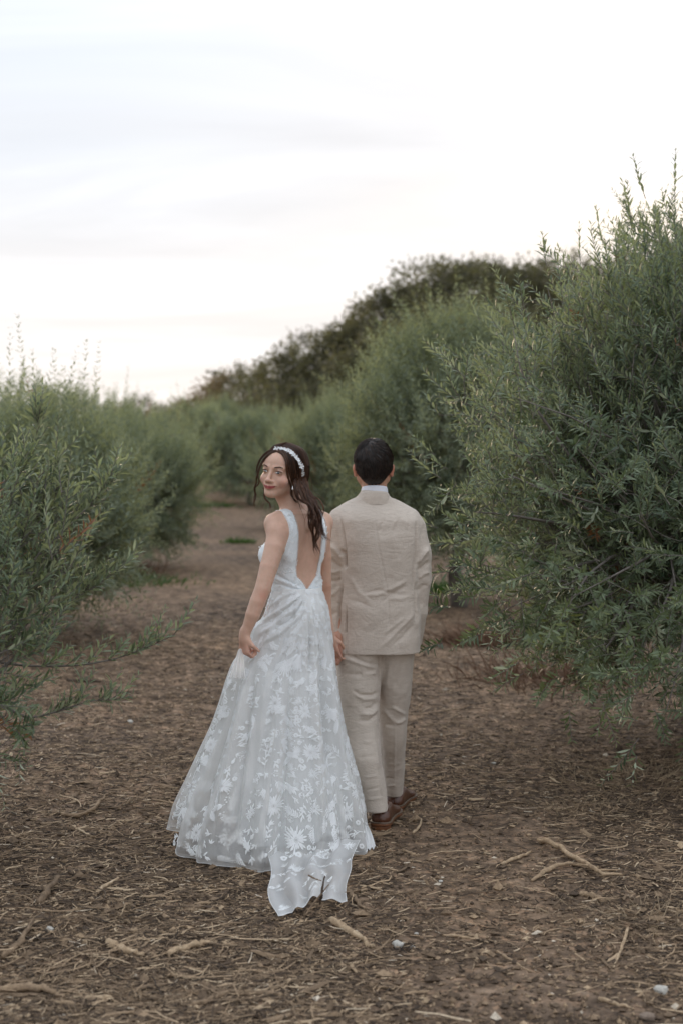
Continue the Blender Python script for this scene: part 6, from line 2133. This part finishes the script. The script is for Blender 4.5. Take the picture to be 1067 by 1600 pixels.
class Motifs:
    """Embroidered flowers, leaves and sprays drawn in the cloth's own metres, then laid on it with thickness."""
    def __init__(s, rs): s.P = []; s.F = []; s.n = 0; s.rs = rs

    def poly(s, pts):
        pts = np.array(pts, float); c = pts.mean(0)
        k = len(pts)
        s.P.append(np.column_stack([np.vstack([pts, [c]]), np.append(np.zeros(k), 1.0)]))
        i = np.arange(k)
        s.F.append(np.stack([i, (i + 1) % k, np.full(k, k)], -1) + s.n)
        s.n += k + 1

    def petal(s, c, ang, r0, r1, w, blunt=.6):
        d = np.array([math.cos(ang), math.sin(ang)]); p = np.array([-d[1], d[0]])
        L = r1 - r0
        s.poly([c + d * r0 + p * w * .15, c + d * (r0 + L * .35) + p * w * .5, c + d * (r0 + L * .75) + p * w * .5 * blunt * 1.2, c + d * r1, c + d * (r0 + L * .75) - p * w * .5 * blunt * 1.2, c + d * (r0 + L * .35) - p * w * .5, c + d * r0 - p * w * .15])

    def leaf(s, c, ang, L, w): s.petal(np.array(c, float), ang, 0, L, w, .5)

    def stem(s, c, ang, L, bend, w=.0022, n=6):
        pts = []
        t = np.linspace(0, 1, n)
        a = ang + bend * t
        x = np.cumsum(np.cos(a)) * L / n; y = np.cumsum(np.sin(a)) * L / n
        q = np.column_stack([x, y]) + np.array(c)
        nrm = np.column_stack([-np.sin(a), np.cos(a)]) * w * .5
        s.poly(list(q + nrm) + list((q - nrm)[::-1])) if abs(bend) < .3 else [s.poly([q[i] + nrm[i], q[i + 1] + nrm[i + 1], q[i + 1] - nrm[i + 1], q[i] - nrm[i]]) for i in range(n - 1)]
        return q, a

    def daisy(s, c, R, n=22):
        a0 = s.rs.uniform(0, 6)
        for i in range(n):
            s.petal(c, a0 + 2 * PI * i / n + s.rs.normal() * .04, R * .30, R * s.rs.uniform(.70, 1.12), R * .15, .8)
        for i in range(13): s.petal(c, a0 + 2 * PI * (i + .5) / 13, R * .14, R * s.rs.uniform(.42, .56), R * .13, .8)
        for i in range(6):
            a = 2 * PI * i / 6; s.disc(c + np.array([math.cos(a), math.sin(a)]) * R * .10, R * .045)

    def disc(s, c, r, n=6):
        a = np.arange(n) * 2 * PI / n
        s.poly(np.array(c) + r * np.column_stack([np.cos(a), np.sin(a)]))

    def small(s, c, R):
        a0 = s.rs.uniform(0, 6)
        for i in range(5): s.petal(c, a0 + 2 * PI * i / 5, R * .25, R, R * .82, 1.0)
        s.disc(c, R * .12)

    def fern(s, c, ang, L, n=8, bend=.4, lw=.012, ll=.035):
        q, a = s.stem(c, ang, L, bend, n=n)
        for i in range(1, n):
            k = math.sin(PI * (i / n) ** .7) * .6 + .5
            for sd in (-1, 1): s.leaf(q[i], a[i] + sd * .75, ll * k, lw * k)
        s.leaf(q[-1], a[-1], ll * .7, lw * .8)

    def branch(s, c, ang, L, bend, n=5, k=1.0):
        q, a = s.stem(c, ang, L, bend, .0022, n=n + 2)
        for i in range(1, n + 1):
            sd = 1 if i % 2 else -1
            for z in ((sd,) if n < 6 else (1, -1)): s.leaf(q[i], a[i] + z * s.rs.uniform(.55, .85), .027 * k * s.rs.uniform(.8, 1.15), .0095 * k)
        s.leaf(q[-1], a[-1], .026 * k, .010 * k)

    def dots(s, c, ang, L, n=10, bend=.8):
        q, a = s.stem(c, ang, L, bend, .0016, n=8)
        for i in range(n):
            t = i / n * 7; k = int(t)
            sd = 1 if i % 2 else -1
            s.disc(q[k] + np.array([-math.sin(a[k]), math.cos(a[k])]) * sd * .009 + s.rs.normal(size=2) * .002, .0034)

    def bud(s, c, ang, L):
        s.leaf(c, ang, L, L * .42)
        for k in (-1, 1): s.leaf(c, ang + k * .5, L * .6, L * .2)
        s.stem(c, ang + PI, L * .9, s.rs.uniform(-.8, .8))

    def spray(s, c, ang, L, n=9, fan=1.3):
        for i in range(n):
            a = ang + (i / (n - 1) - .5) * fan
            s.petal(c, a, L * .15, L * s.rs.uniform(.75, 1.1), L * .085, .8)

    def lay(s, fn, u0, v0, off=.0016, eps=1e-3):
        """Map the drawn metres (x right round the cloth, y up the cloth) from (u0, v0)."""
        P = np.concatenate(s.P)
        p = fn(np.array([u0, u0 + eps, u0]), np.array([v0, v0, v0 + eps]))
        lu = np.linalg.norm(p[1] - p[0]) / eps; lv = np.linalg.norm(p[2] - p[0]) / eps
        u = u0 + P[:, 0] / lu; v = v0 - P[:, 1] / lv
        return s._finish(fn, u, v, P[:, 2], off, eps)

    def _finish(s, fn, u, v, h, off, eps):
        ok = (v < .985) & (v > .004)
        v = np.clip(v, .004, .985)
        A = fn(u, v); B = fn(u + eps, v); C = fn(u, v + eps)
        n = unit(np.cross(C - A, B - A))
        out = A + n * (off + h * .0012)[:, None]
        return out, n


def skirt(root):
    rs = np.random.default_rng(12)
    fo = Skirt(SK, 15, 5, .0024, .034, hem_z)
    fl = Skirt(LN, 10, 9, .002, .022, lambda th: .075 + .02 * np.sin(2 * th) + hem_z(th) * .5, lowest=.05)
    sk = sheet(fo, 620, 190, 'skirt', M['tulle'], root, attrs={'dens': lambda u, v: .74 - .34 * smooth(.62, .95, v) - .14 * smooth(.5, .95, -np.sin(u)) + .10 * smooth(.7, .4, v) + .32 * smooth(.34, .12, v) + .15 * smooth(.984, .990, v)})
    sheet(fl, 260, 80, 'lining', M['satin'], sk)
    fi = Skirt(SK, 23, 21, .001, .018, lambda th: hem_z(th) + .03, inset=.022)
    sheet(fi, 420, 90, 'inner_tulle', M['tulle'], sk, attrs={'dens': lambda u, v: .30 + 0 * u})
    # waist band
    mb = MB()
    # embroidery all over the outer layer
    out_V, out_F, n0 = [], [], 0
    placed = []
    def put(u, v, draw):
        nonlocal n0
        m = Motifs(rs); draw(m)
        P, n = m.lay(fo, u, v)
        out_V.append(P); out_F.append(np.concatenate(m.F) + n0); n0 += len(P)
    def meas(v): return 1.0
    Z2 = np.zeros(2)
    # large blossoms placed as in the photograph (angle, height down the skirt)
    big = [(-.05, .42, .040), (-.42, .27, .040), (.52, .60, .044), (.30, .90, .056), (.05, .78, .048), (-1.0, .60, .038), (1.35, .66, .042), (1.45, .86, .042), (-.55, .72, .036), (.95, .84, .044), (-1.3, .86, .040), (.45, .45, .034), (-.8, .9, .042), (1.2, .5, .032)]
    for u, v, R in big: put(u, v, lambda m: m.daisy(Z2, R))
    for k in range(9):
        u = rs.uniform(PI * .6, PI * 1.35); put(u, rs.uniform(.4, .9), lambda m: m.daisy(Z2, .042))
    put(.28, .235, lambda m: (m.spray(Z2, -PI / 2 - .3, .085, 11, 1.1), m.spray(Z2, PI / 2, .05, 7, 1.0)))
    put(.05, .265, lambda m: (m.spray(Z2, -PI / 2, .075, 9, 1.2)))
    put(-.15, .22, lambda m: m.daisy(Z2, .035, 14))
    seen = [(u * (.16 + .32 * v), v * 1.12, R) for u, v, R in big]
    def free(u, v, r):
        x, y = u * (.16 + .32 * v), v * 1.12
        if any((x - a_) ** 2 + (y - b_) ** 2 < (r + c_) ** 2 for a_, b_, c_ in seen): return False
        seen.append((x, y, r)); return True
    for k in range(9000):
        u = rs.uniform(-2.1, 2.1) if rs.uniform() < .8 else rs.uniform(2.1, 4.2)
        v = rs.uniform(.012, .975) ** .85
        w = rs.uniform(); an = rs.uniform(0, 2 * PI); sc = .70 + .25 * v
        if k < 3000:
            if not free(u, v, .0245 * sc): continue
            if w < .42: put(u, v, lambda m: (m.branch(Z2, an, .075 * sc, rs.uniform(-1, 1), int(rs.integers(4, 8)), sc), m.branch(Z2, an + PI, .03 * sc, rs.uniform(-1, 1), 2, sc)))
            elif w < .66: put(u, v, lambda m: m.fern(Z2, an, .085 * sc, int(rs.integers(8, 11)), rs.uniform(-.9, .9), .0068 * sc, .024 * sc))
            elif w < .80: put(u, v, lambda m: m.daisy(Z2, .029 * sc, 15))
            else: put(u, v, lambda m: (m.bud(Z2, an, .034 * sc), m.branch(Z2, an + PI, .05 * sc, .5, 3, .8)))
        else:
            if not free(u, v, .0092 * sc): continue
            if w < .25: put(u, v, lambda m: m.small(Z2, .0125 * sc))
            elif w < .50: put(u, v, lambda m: m.dots(Z2, an, .035 * sc, 7, rs.uniform(-1.2, 1.2)))
            elif w < .80: put(u, v, lambda m: [m.leaf(Z2, an + j * .7, .022 * sc, .0075 * sc) for j in (-1, 0, 1)])
            else: put(u, v, lambda m: m.spray(Z2, an, .026 * sc, 5, 1.5))
    mk('embroidery', np.concatenate(out_V), [np.concatenate(out_F)], M['lace'], sk, smooth_=False, kind='stuff')
    # rolled hem cord
    th = np.linspace(0, 2 * PI, 600)
    C = fo(th, np.full(600, .998))
    Vt, Ft = tubes(C, np.full(600, .0011), 5, caps=False); mk('hem_cord', Vt, Ft, M['lace'], sk)
    # cloth gathered in her left hand
    def gath(u, v):
        a = W(373, 1015, 5.965); b = W(381, 1018, 5.95); 
        t = u / (2 * PI)
        base = a + (b - a) * t[..., None]
        lo0, lo1 = W(359, 1058, 5.94), W(384, 1060, 5.93)
        low = lo0 + (lo1 - lo0) * t[..., None]
        P = base + (low - base) * v[..., None]
        P = P + np.stack([0 * t, -.006 * np.cos(t * 20) * (.3 + v) - .012 * np.sin(PI * t), .01 * np.sin(PI * t) * (1 - v)], -1)
        return P
    sheet(gath, 60, 20, 'gathered_fold', M['tulle'], sk, wrap=False, attrs={'dens': lambda u, v: .9 - .4 * smooth(.5, 1, v)})
    # train on the ground behind her
    L = np.array([W(416, 1350, 5.74), W(422, 1388, 5.46), W(424, 1420, 5.24), W(431, 1445, 5.06)])
    R = np.array([W(566, 1332, 5.84), W(545, 1362, 5.64), W(545, 1392, 5.42), W(540, 1418, 5.24)])
    tn = Noise(91, 1.6, 12, 2); tn2 = Noise(92, 4, 12, 2)
    def train(u, v):
        t = u / (2 * PI)
        l = np.stack([pchip([0, .33, .7, 1], L[:, j], v) for j in range(3)], -1); r = np.stack([pchip([0, .33, .7, 1], R[:, j], v) for j in range(3)], -1)
        P = l + (r - l) * t[..., None]
        # the far edge is ragged: two lobes with a bay between them
        P[..., 1] -= v ** 2 * (.03 * np.sin(PI * np.clip(t, 0, 1)) + .007 * np.sin(t * 24))
        g = gz(P[..., 0], P[..., 1])
        fold_ = (.016 * (1 + np.sin(t * 24 + .9 * np.sin(v * 4) + 1.2 * v)) + .010 * np.sin(v * 11 + t * 5)) * (.35 + .65 * np.sin(PI * np.clip(t, 0, 1))) * (1 - .55 * smooth(.75, 1, v)) + .012 * tn(t * .6, v * .4) + .006 * tn2(t * .5, v * .4)
        top = .06 * (1 - v) ** 3
        edge = .004 * smooth(.85, 1, v) * (1 + np.sin(t * 9))
        P[..., 2] = g + .020 + np.maximum(fold_, 0) * (.5 + .8 * v) + top + edge
        P[..., 0] += .010 * np.sin(v * 8 + t * 5)
        return P
    tr = sheet(train, 200, 80, 'train', M['tulle'], sk, wrap=False, attrs={'dens': lambda u, v: .42 + .12 * np.sin(u / 6.283 * 24) + .12 * smooth(.95, .99, v) + .0 * smooth(.01, .0, np.minimum(u / 6.283, 1 - u / 6.283))})
    oV, oF, n1 = [], [], 0
    for k in range(40):
        m = Motifs(rs); w = rs.uniform(); an = rs.uniform(0, 2 * PI)
        if w < .5: m.branch(Z2, an, .06, .5, 5, .7)
        elif w < .7: m.spray(Z2, an, .030, 7, 1.6)
        elif w < .85: m.small(Z2, .014)
        else: m.daisy(Z2, .024, 14)
        P = np.concatenate(m.P); u0, v0 = rs.uniform(.3, 5.9), rs.uniform(.05, .9)
        u = np.clip(u0 + P[:, 0] / .32 * 2 * PI, .05, 6.2); v = np.clip(v0 - P[:, 1] / .55, .01, .97)
        A = train(u, v); B = train(u + .01, v); C_ = train(u, v + .005); nn = unit(np.cross(C_ - A, B - A)); nn[nn[:, 2] < 0] *= -1
        oV.append(A + nn * (.0016 + P[:, 2] * .001)[:, None]); oF.append(np.concatenate(m.F) + n1); n1 += len(P)
    mk('train_embroidery', np.concatenate(oV), [np.concatenate(oF)], M['lace'], sk, smooth_=False, kind='stuff')
    t = np.linspace(0, 2 * PI, 160); Vt, Ft = tubes(train(t, np.full(160, .998)), np.full(160, .0015), 6); mk('hem_cord', Vt, Ft, M['lace'], sk)
    v = np.linspace(0, 1, 60)
    for uu in (0.0, 2 * PI): 
        Vt, Ft = tubes(train(np.full(60, uu), v), np.full(60, .0011), 5); mk('hem_cord', Vt, Ft, M['lace'], sk)
    # little turned-over corner of the hem by the man's shoe
    A_, B_, C_, D_ = W(556, 1312, 5.98), W(573, 1290, 6.10), W(588, 1330, 5.98), W(570, 1337, 5.93)
    def corner(u, v):
        t = (u / (2 * PI))[..., None]; w = v[..., None]
        P = (A_ * (1 - t) + B_ * t) * (1 - w) + (D_ * (1 - t) + C_ * t) * w
        P[..., 2] = np.maximum(P[..., 2], gz(P[..., 0], P[..., 1]) + .006) + .014 * np.abs(np.sin(u * 1.6 + v * 2)) + .01 * np.sin(v * PI)
        P[..., 1] -= .02 * np.sin(PI * v)
        return P
    sheet(corner, 50, 24, 'turned_corner', M['lace'], sk, wrap=False)


def bride():
    base = np.array([BX, BY, float(gz(BX, BY))])
    root = empty('person', base, 'dark-haired woman in a white floral lace wedding dress, looking back over her shoulder', 'person', 'couple walking hand in hand')
    body = bride_body(root)
    bride_hair(root, body)
    bodice(root, body)
    skirt(root)
    # dark hair tie worn at the right wrist
    w = W(514, 994, 6.30); a = np.linspace(0, 2 * PI, 20)
    P = w + np.stack([.0205 * np.cos(a), .0205 * np.sin(a), .003 * np.sin(a)], -1)
    V, F = tubes(P, np.full(20, .0022), 5, caps=False)
    o = mk('bracelet', V, F, M['lash'], None, origin=w)
    tag(o, 'thin dark band round the woman\'s wrist beside the man\'s sleeve', 'bracelet')


bride()
